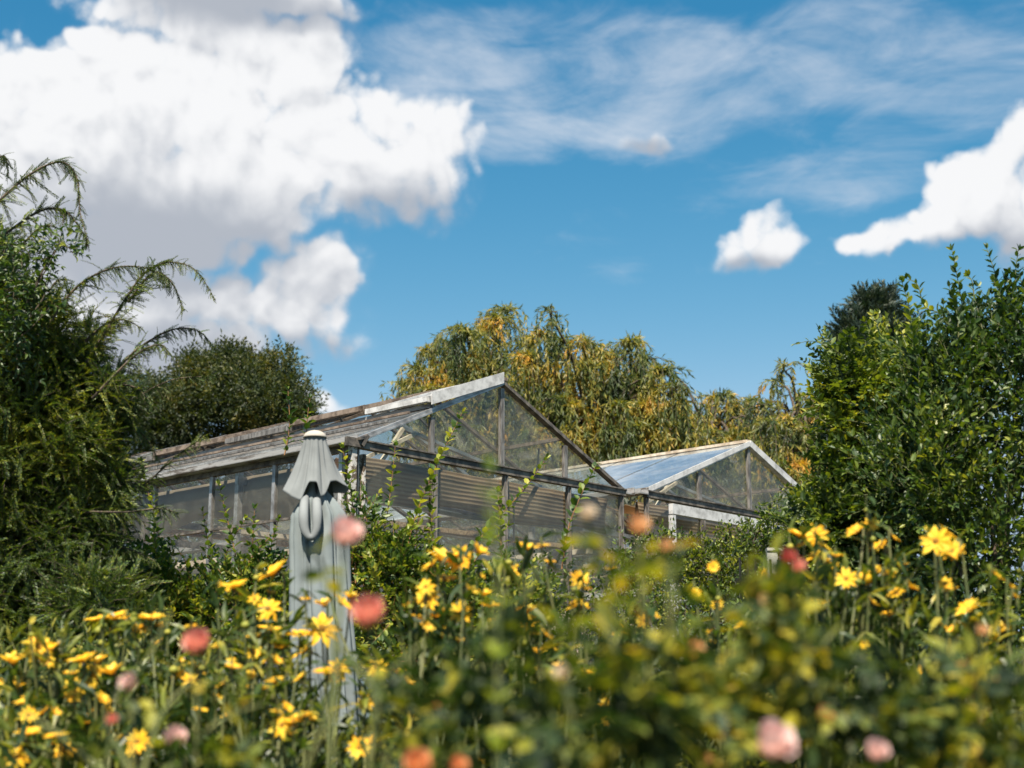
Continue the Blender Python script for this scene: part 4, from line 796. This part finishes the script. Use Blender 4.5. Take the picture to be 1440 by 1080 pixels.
# each plant: label words, distance, flowers (x, y, radius, facing) facing: u up, c towards the camera, l / r tilted, d bud
PL = [
 ('flower at the very left edge, single wide star', 4.5, [(18, 934, 21, 'u')]),
 ('pair of star flowers in front of the dark conifer foot', 4.6, [(54, 909, 20, 'c'), (73, 914, 18, 'l'), (86, 930, 11, 'r'), (44, 893, 4, 'd'), (62, 899, 4, 'd'), (34, 916, 4, 'd'), (90, 888, 4, 'd')]),
 ('row of broad blooms left of the small pale pink rose', 4.3, [(116, 931, 20, 'u'), (135, 934, 19, 'u'), (158, 949, 20, 'u'), (175, 956, 12, 'u')]),
 ('single bloom on a long stem under the row of broad blooms', 4.4, [(104, 966, 15, 'c'), (116, 950, 4, 'd')]),
 ('cupped pair low at the left edge', 4.2, [(36, 990, 16, 'u'), (40, 1006, 12, 'c'), (60, 1004, 12, 'l')]),
 ('three side-on blooms in the lower left corner', 4.1, [(40, 1034, 18, 'u'), (80, 1037, 18, 'u'), (89, 1056, 14, 'c'), (24, 1064, 15, 'c')]),
 ('small upright bloom near the lower left with one tall neighbour', 4.3, [(124, 1017, 10, 'u'), (143, 985, 13, 'r'), (150, 1000, 9, 'r'), (153, 1060, 9, 'u')]),
 ('golden bloom beside the low pink rose bud', 4.2, [(194, 1043, 17, 'c'), (208, 1050, 9, 'r')]),
 ('high pair of wide blooms beneath the conifer branches', 4.9, [(139, 872, 18, 'u'), (162, 871, 19, 'u'), (140, 888, 8, 'd'), (176, 871, 10, 'u'), (143, 905, 5, 'd')]),
 ('flat wide bloom between conifer and coral rose', 4.8, [(213, 872, 18, 'u'), (228, 901, 12, 'l'), (197, 917, 6, 'd')]),
 ('small blooms around the coral rose on the left', 4.5, [(277, 938, 12, 'u'), (253, 930, 7, 'r'), (305, 910, 12, 'u'), (268, 882, 10, 'u'), (244, 943, 6, 'd')]),
 ('low small cups in the middle of the left half', 4.4, [(328, 940, 12, 'u'), (282, 1000, 12, 'u'), (345, 966, 8, 'u'), (310, 965, 9, 'l')]),
 ('tilted large bloom against the left side of the parasol', 4.9, [(386, 808, 24, 'l'), (330, 828, 21, 'u'), (336, 838, 12, 'r'), (358, 843, 9, 'c')]),
 ('bright bloom left of the parasol at half height', 4.7, [(377, 856, 17, 'c'), (380, 886, 17, 'u'), (357, 918, 11, 'c'), (345, 880, 6, 'd')]),
 ('cup-shaped blooms at the left hem of the parasol', 4.5, [(397, 912, 14, 'u'), (387, 960, 13, 'u'), (374, 930, 8, 'l')]),
 ('large open star in front of the parasol', 4.6, [(453, 884, 24, 'c'), (420, 894, 18, 'u'), (427, 917, 17, 'l'), (430, 843, 9, 'u')]),
 ('blooms on the parasol just left of the coral rose', 4.7, [(457, 853, 17, 'u'), (480, 850, 15, 'r'), (492, 842, 13, 'u')]),
 ('double bloom low on the parasol cloth', 4.4, [(458, 947, 18, 'u'), (477, 940, 16, 'c'), (468, 960, 10, 'u')]),
 ('crowded golden cluster at the foot of the parasol', 4.2, [(396, 1020, 17, 'c'), (412, 1016, 15, 'u'), (403, 998, 12, 'r'), (424, 1010, 14, 'u'), (388, 1003, 9, 'u'), (436, 1012, 10, 'r'), (410, 1034, 9, 'u')]),
 ('tilted pair at the bottom beside the parasol foot', 4.1, [(504, 1052, 15, 'c'), (520, 1046, 15, 'l')]),
 ('lime yellow bloom right of the parasol', 4.5, [(528, 938, 15, 'c'), (535, 952, 9, 'r'), (562, 947, 12, 'u')]),
 ('dense bright cluster in front of the gable shoots', 4.6, [(622, 792, 26, 'u'), (647, 787, 21, 'c'), (627, 816, 19, 'u'), (605, 797, 15, 'l'), (672, 778, 16, 'r')]),
 ('open star below the dense bright cluster', 4.5, [(600, 842, 19, 'c'), (578, 848, 12, 'l'), (593, 874, 20, 'u'), (612, 868, 12, 'u')]),
 ('half hidden blooms in the centre of the flower bed', 4.4, [(648, 862, 17, 'c'), (660, 833, 12, 'r'), (680, 838, 13, 'u'), (690, 854, 15, 'u')]),
 ('tall clump of blooms against the dark centre foliage', 4.5, [(742, 862, 14, 'u'), (745, 875, 14, 'c'), (750, 892, 10, 'u'), (735, 854, 9, 'l')]),
 ('wide bloom under the dark middle shrub', 4.8, [(741, 773, 18, 'u'), (764, 768, 10, 'u'), (718, 808, 13, 'r')]),
 ('loose blooms in front of the speckled pale plant', 4.4, [(760, 920, 14, 'u'), (763, 945, 12, 'u'), (786, 938, 9, 'u'), (780, 915, 9, 'r'), (735, 905, 7, 'd')]),
 ('small blooms right of the speckled pale plant', 4.4, [(825, 945, 9, 'u'), (830, 973, 9, 'u'), (852, 990, 11, 'c'), (800, 925, 7, 'u')]),
 ('pair of small ruffled blooms above the centre', 4.7, [(815, 815, 14, 'c'), (822, 828, 10, 'u'), (859, 802, 10, 'u')]),
 ('butterfly-like pair on the dark green middle', 4.6, [(905, 874, 11, 'c'), (917, 868, 11, 'r'), (873, 894, 12, 'u'), (905, 800, 7, 'd')]),
 ('single orange yellow bloom low in the centre', 4.2, [(723, 1015, 12, 'r'), (700, 990, 7, 'd')]),
 ('tiny round blooms in front of the gate', 4.7, [(1009, 850, 9, 'c'), (1003, 798, 9, 'c'), (979, 834, 8, 'c'), (1042, 922, 9, 'u'), (1002, 904, 9, 'u')]),
 ('wide double bloom above the red rose', 4.8, [(1127, 757, 20, 'u'), (1146, 752, 17, 'c'), (1160, 772, 11, 'r'), (1150, 856, 9, 'u'), (1074, 805, 7, 'c')]),
 ('tilted bloom reaching highest beside the right shrubs', 4.7, [(1205, 749, 16, 'l'), (1225, 736, 10, 'c'), (1219, 718, 4, 'd'), (1176, 783, 10, 'u')]),
 ('pair side by side with a round golden ball', 4.6, [(1190, 814, 15, 'c'), (1215, 815, 11, 'd'), (1160, 790, 9, 'u'), (1150, 810, 8, 'u')]),
 ('small upright blooms on thin stems near the right shrubs', 4.8, [(1237, 769, 14, 'l'), (1257, 758, 9, 'r'), (1264, 797, 12, 'r'), (1256, 806, 7, 'd')]),
 ('angled two-headed bloom left of the large right cluster', 4.6, [(1262, 836, 15, 'l'), (1279, 827, 13, 'r'), (1215, 905, 7, 'c'), (1209, 897, 6, 'c'), (1217, 910, 7, 'u')]),
 ('large bright cluster of blooms on the right', 4.5, [(1316, 761, 21, 'c'), (1330, 752, 16, 'r'), (1341, 775, 17, 'c'), (1299, 941, 8, 'c')]),
 ('slanting broad bloom at the right', 4.4, [(1363, 859, 19, 'l'), (1362, 880, 6, 'd')]),
 ('small drooping bloom nearest the right edge', 4.6, [(1401, 812, 12, 'r'), (1440, 902, 6, 'd')]),
]
def daisies():
    for lab, Y, fl in PL:
        bx = sum(f[0] for f in fl) / len(fl); base = at(bx, 1000, Y); g = gz(base[0], Y); b = np.array([base[0], base[1] + .05, g])
        root = thing('yellow_daisy', tuple(b), 'yellow daisy, ' + lab, 'flower', 'tall yellow daisies in the flower bed'); S_, L_ = MB(), MB()
        rx_ = random.Random(int(bx * 7 + Y * 100)); fl = list(fl) + [] if 395 < bx < 515 else list(fl) + [(bx + rx_.uniform(-42, 42), fl[0][1] + rx_.uniform(8, 75), rx_.uniform(7, 12.5), rx_.choice('ucrl')) for _ in range(3)] + [(bx + rx_.uniform(-30, 30), fl[0][1] + rx_.uniform(-12, 20), rx_.uniform(3.5, 5.5), 'd')]
        for (x, y, r, fc) in fl:
            h = at(x, y, Y + random.uniform(-.12, .12)); R_ = r * Y / FPX * 1.2
            tocam = norm(EYE - h)
            nrm_ = {'u': np.array([random.uniform(-.25, .25), -.28, 1]), 'c': tocam * 1.0 + np.array([random.uniform(-.2, .2), 0, .45]), 'l': np.array([-.55, -.35, .8]), 'r': np.array([.6, -.3, .7]), 'd': np.array([0, 0, 1.])}[fc]
            if fc == 'd' or r < 7:
                m_ = MB(); m_.tube([(0, 0, -.5), (0, 0, -.2), (0, 0, .35), (0, 0, .8)], [.25, .75, .8, .2], 8); v = np.vstack(m_.v) * R_ * 1.1 + h
                mt = M['bud'] if r < 9 else M['petal']; MB().add(v, np.vstack(m_.f[3]), np.vstack(m_.f[4])).build('bud', mt, root, True)
            else:
                z = norm(nrm_); x_ = norm(np.cross((0.3, 1, .1), z)); y_ = np.cross(z, x_); a = rng.uniform(0, 6.28); xx = x_ * math.cos(a) + y_ * math.sin(a); yy = np.cross(z, xx); Rm = np.stack([xx, yy, z], 1)[None]
                tp = DT[{'u': random.choice((1, 2, 3, 1)), 'c': random.choice((0, 3, 4)), 'l': random.choice((1, 3)), 'r': random.choice((1, 2))}[fc]]
                fo = MB().scatter(tp, h[None], Rm, [R_]).build('flower_head', M['petal'], root, False)
                MB().scatter(DISC, h[None], Rm, [R_]).build('disc', M['disc'], fo, True)
            bend = rng.normal(0, .05, 3); q = b + np.array([rng.normal(0, .06), rng.normal(0, .05), 0]); m1 = q * .45 + h * .55 + np.array([bend[0], bend[1], 0])
            pl = spline([q, m1, h - norm(nrm_) * R_ * .9, h - norm(nrm_) * R_ * .08], 16); S_.tube(pl, np.linspace(.0055, .0028, 16), 5)
            k = rng.integers(2, 13, 9); P_ = pl[k]; D = norm(norm(pl[k + 1] - pl[k]) * .6 + norm(rng.normal(size=(9, 3)) * (1, 1, .2)) + (0, 0, .1)); L_.scatter(LFN, P_, frames(D, .3), rng.uniform(.05, .10, 9))
        mx = (min(f[0] for f in fl), max(f[0] for f in fl)); lowy = max(f[1] for f in fl)
        over = 395 < bx < 515
        n = 1 if over else 16
        fill(L_, S_, [ell(bx, lowy + 90, (mx[1] - mx[0]) / 2 + 26, 55, Y + .1, .2), ell(bx, lowy + 160, (mx[1] - mx[0]) / 2 + 40, 70, Y + .1, .25)], n + (0 if over else int((mx[1] - mx[0]) / 4)), STEM_TW, .7, .9, .4)
        L_.build('leaves', M['daisyleaf'], root); S_.build('stems', M['stemgreen'], root)
daisies()

# ------------------------------------------------------------------ roses in the foreground
def cup(a0, a1, h, r0, r1, curl, nu=7, nv=6):
    V_ = []
    for j in range(nv):
        v = j / (nv - 1)
        for i in range(nu):
            u = i / (nu - 1) * 2 - 1; a = (a0 + a1) / 2 + u * (a1 - a0) / 2 * (math.sin(math.pi * (.18 + .66 * v)) )
            r_ = r0 + (r1 - r0) * math.sin(v * math.pi / 2) + curl * max(0, v - .7) ** 1.5 * 3; zz = h * v * (1 - .16 * u * u * v) - .1 * curl * v
            V_.append((r_ * math.cos(a), r_ * math.sin(a), zz))
    return np.array(V_), E3, np.array([(j * nu + i, j * nu + i + 1, (j + 1) * nu + i + 1, (j + 1) * nu + i) for j in range(nv - 1) for i in range(nu - 1)])
def rose_tpl(openness=1.):
    parts = []; a = 0
    for k in range(26):
        t = k / 25; r1 = .10 + .70 * t ** .8 * openness; h = 1.35 - .40 * t ** 2; w = 2.6 - 1.0 * t
        v, f3, f4 = cup(a, a + w, h + random.uniform(-.05, .05), .04 + .14 * t, r1, .25 * t * t); v = v - np.array([0, 0, .60]); parts.append((v, f3, f4)); a += 2.4
    return merge(parts)
RT = [rose_tpl(.95), rose_tpl(.85), rose_tpl(1.05)]
def pinnate(k=5, L=.1, lw=.6):
    lf = leaf(lw, .12, .2); parts = []; ls = L * .52
    for i in range(k // 2):
        p = np.array([L * (.35 + .32 * i), 0, 0])
        for s_ in (1, -1): parts.append(place(lf, p, (.45, s_, .1 + random.uniform(-.2, .2)), (random.uniform(-.3, .3), random.uniform(-.3, .3), 1), ls * random.uniform(.85, 1.1)))
    parts.append(place(lf, (L * .95, 0, 0), (1, 0, -.1), (0, .1, 1), ls * 1.15)); st = MB(); st.tube([(0, 0, 0), (L * .5, 0, .004), (L, 0, 0)], .0013, 3, False); parts.append((np.vstack(st.v), E3, np.vstack(st.f[4])))
    return merge(parts)
PN = [pinnate() for _ in range(5)]
HEADS = [(norm(ray(f[0], f[1])), f[2] / FPX) for p_ in PL for f in p_[2] if f[2] > 7]
def rose_bush(lab, blooms, canes, Y, leafn, mat='roseleaf', leafL=(.38, .80), cloud=()):
    """blooms (x, y, r, material, distance); canes: polylines in the photograph at distance Y carrying compound leaves"""
    xs_ = [c[0][0] for c in canes] + [bl[0] for bl in blooms]; bx = sum(xs_) / len(xs_); b0 = at(bx, 1100, Y); b = np.array([b0[0], b0[1], gz(b0[0], Y)])
    root = thing('rose_bush', tuple(b), lab, 'rose bush', 'rose bushes in the foreground'); S_, L_ = MB(), MB(); PA, DA, SA = [], [], []
    def leaves_on(pl, n):
        k = rng.integers(1, len(pl) - 2, n); p = pl[k]; PA.append(p); DA.append(norm(norm(pl[k + 1] - pl[k]) * .3 + norm(rng.normal(size=(n, 3)) * (1, .7, .35)))); SA.append(rng.uniform(*leafL, n))
    for (x, y, r, mt, Yb) in blooms:
        h = at(x, y, Yb); R_ = r * Yb / FPX; z = norm(np.array([random.uniform(-.5, .5), -.75, .7])); x_ = norm(np.cross((0, 1, .2), z)); Rm = np.stack([x_, np.cross(z, x_), z], 1)[None]
        fo = MB().scatter(random.choice(RT), (h - z * R_ * .1)[None], Rm, [R_ * 1.12]).build('rose_bloom', mt, root, True)
        sp = MB().scatter(merge([place(leaf(.3, .1, .3), (0, 0, -.38), (math.cos(a), math.sin(a), .1), (0, 0, 1), .8) for a in np.arange(5) * 1.257]), h[None], Rm, [R_]); sp.build('sepals', M['stemgreen'], fo)
        q = b + rng.normal(0, .08, 3) * (1, 1, 0); pl = spline([q, q * .4 + h * .6 + rng.normal(0, .04, 3), h - z * R_ * .35], 20); S_.tube(pl, np.linspace(.006, .0028, 20), 6); leaves_on(pl[10:], 5)
    for pts in canes:
        pl = spline([at(x, y, Y + random.uniform(-.15, .15)) for x, y in pts], 20); S_.tube(np.vstack([b + rng.normal(0, .05, 3) * (1, 1, 0), pl]), np.linspace(.0042, .0016, 21), 6); leaves_on(pl, leafn)
    for (cx, cy, rx, ry, n) in cloud:
        n = int(n * (1.7 if cx > 720 else 1.15)); P_, d = sample_ell([ell(cx, cy, rx, ry, Y, .18)], n, .8); PA.append(P_); DA.append(norm(d + rng.normal(0, .6, d.shape) + (0, 0, .2))); SA.append(rng.uniform(*leafL, n))
    PA, DA, SA = np.vstack(PA), np.vstack(DA), np.concatenate(SA)
    dv = norm(PA - EYE); k = np.ones(len(PA), bool)
    for hd, hr_ in HEADS: k &= ~((np.linalg.norm(dv - hd, axis=1) < hr_ + .016) & (rng.random(len(PA)) < .88))
    PA, DA, SA = PA[k], DA[k], SA[k]; R = frames(DA, .6); w = rng.integers(0, 5, len(PA))
    for i in range(5): k = w == i; L_.scatter(PN[i], PA[k], R[k], SA[k])
    L_.build('leaves', M[mat], root); S_.build('canes', M['stemgreen'], root)
rose_bush('rose bush with a large coral bloom and a pale pink bloom over the parasol', [(518, 861, 31, R_COR, 2.1), (487, 750, 27, R_PNK, 2.2)], [[(520, 1080), (530, 980), (470, 900), (440, 870)], [(520, 1060), (540, 960), (600, 900)], [(430, 1080), (470, 960), (455, 800), (425, 775)]], 2.1, 5, cloud=((560, 1040, 50, 40, 14), (430, 790, 26, 14, 2)))
rose_bush('rose bush with coral, pale pink and pink blooms in the lower left', [(277, 903, 25, R_COR, 2.5), (181, 960, 15, R_PNK, 2.4), (157, 1012, 10, R_COR, 2.4), (246, 1037, 20, R_PNK, 2.5)], [[(200, 1090), (230, 1000), (290, 940), (330, 900)], [(180, 1080), (150, 1000), (200, 940), (240, 860)], [(250, 1090), (300, 1020), (370, 990)], [(150, 1090), (80, 1030), (30, 1000)]], 2.4, 7, cloud=((300, 1040, 110, 40, 26), (80, 1060, 90, 30, 14), (250, 960, 50, 40, 9), (370, 1060, 40, 30, 9)))
rose_bush('rose bush with a salmon pair and orange blooms at the bottom centre', [(613, 990, 13, R_COR, 2.6), (603, 1010, 13, R_PNK, 2.6), (587, 1073, 23, R_ORG, 2.0), (645, 1076, 15, R_ORG, 2.0)], [[(640, 1090), (640, 1000), (680, 920), (700, 860)], [(600, 1090), (560, 1000), (580, 930)], [(700, 1090), (720, 1000), (700, 940)]], 2.2, 8, cloud=((650, 1030, 90, 50, 34), (690, 950, 50, 50, 16)))
rose_bush('dark leafed rose bush in the centre with peach and cream blooms on top', [(898, 738, 17, R_PCH, 1.9), (938, 768, 13, R_PCH, 1.9), (826, 720, 16, R_CRM, 1.9), (790, 945, 12, R_CRM, 1.9)], [[(820, 1090), (810, 950), (800, 840), (830, 760)], [(860, 1090), (880, 960), (900, 840), (900, 760)], [(880, 1090), (930, 950), (950, 850), (940, 790)], [(800, 1080), (760, 940), (740, 850), (760, 790)], [(900, 1080), (870, 930), (840, 850)]], 2.0, 9, cloud=((870, 850, 85, 60, 46), (840, 800, 70, 34, 22), (900, 960, 80, 80, 44), (800, 1020, 90, 60, 30), (790, 790, 60, 30, 14)))
rose_bush('rose bush with a ruffled peach white bloom and an orange bloom right of centre', [(975, 915, 20, R_PCH, 2.2), (1160, 1005, 14, R_ORG, 2.1), (1108, 782, 13, R_RED, 2.4), (1122, 795, 12, R_COR, 2.4)], [[(1000, 1090), (980, 960), (1010, 860), (1060, 800)], [(1050, 1090), (1060, 960), (1100, 870), (1130, 800)], [(1100, 1090), (1120, 960), (1180, 880), (1200, 840)], [(980, 1090), (960, 1000), (1030, 900)]], 2.2, 8, cloud=((1050, 880, 90, 60, 42), (1120, 960, 100, 70, 40), (1000, 1010, 90, 60, 34), (1150, 840, 50, 30, 14)))
rose_bush('rose bush with a big pink bloom and a peach pink bloom at the bottom right', [(1090, 1043, 32, R_PNK, 1.9), (1234, 1056, 20, R_PNK, 2.0), (1381, 886, 11, R_PCH, 2.4)], [[(1250, 1090), (1260, 1000), (1300, 930), (1350, 900)], [(1350, 1090), (1370, 1000), (1380, 900)], [(1200, 1090), (1190, 1000), (1230, 940)], [(1420, 1090), (1430, 1000), (1440, 930)]], 2.3, 7, cloud=((1250, 1000, 110, 50, 34), (1380, 1020, 90, 60, 34), (1180, 1060, 80, 30, 14)))
def lime():
    Y = 1.7; b0 = at(690, 1100, Y); root = thing('lime_shoot', (b0[0], b0[1], gz(0, Y)), 'blurred yellow-green leafy shoot in front of the gable', 'plant'); L_, S_ = MB(), MB()
    shoot(L_, S_, [(b0[0], b0[1], gz(0, Y)), at(700, 900, Y), at(688, 760, Y), at(690, 660, Y)], .05, .034, LFW, .003, .9, True, .78); L_.build('leaves', M['lime'], root); S_.build('stem', M['stemgreen'], root)
lime()
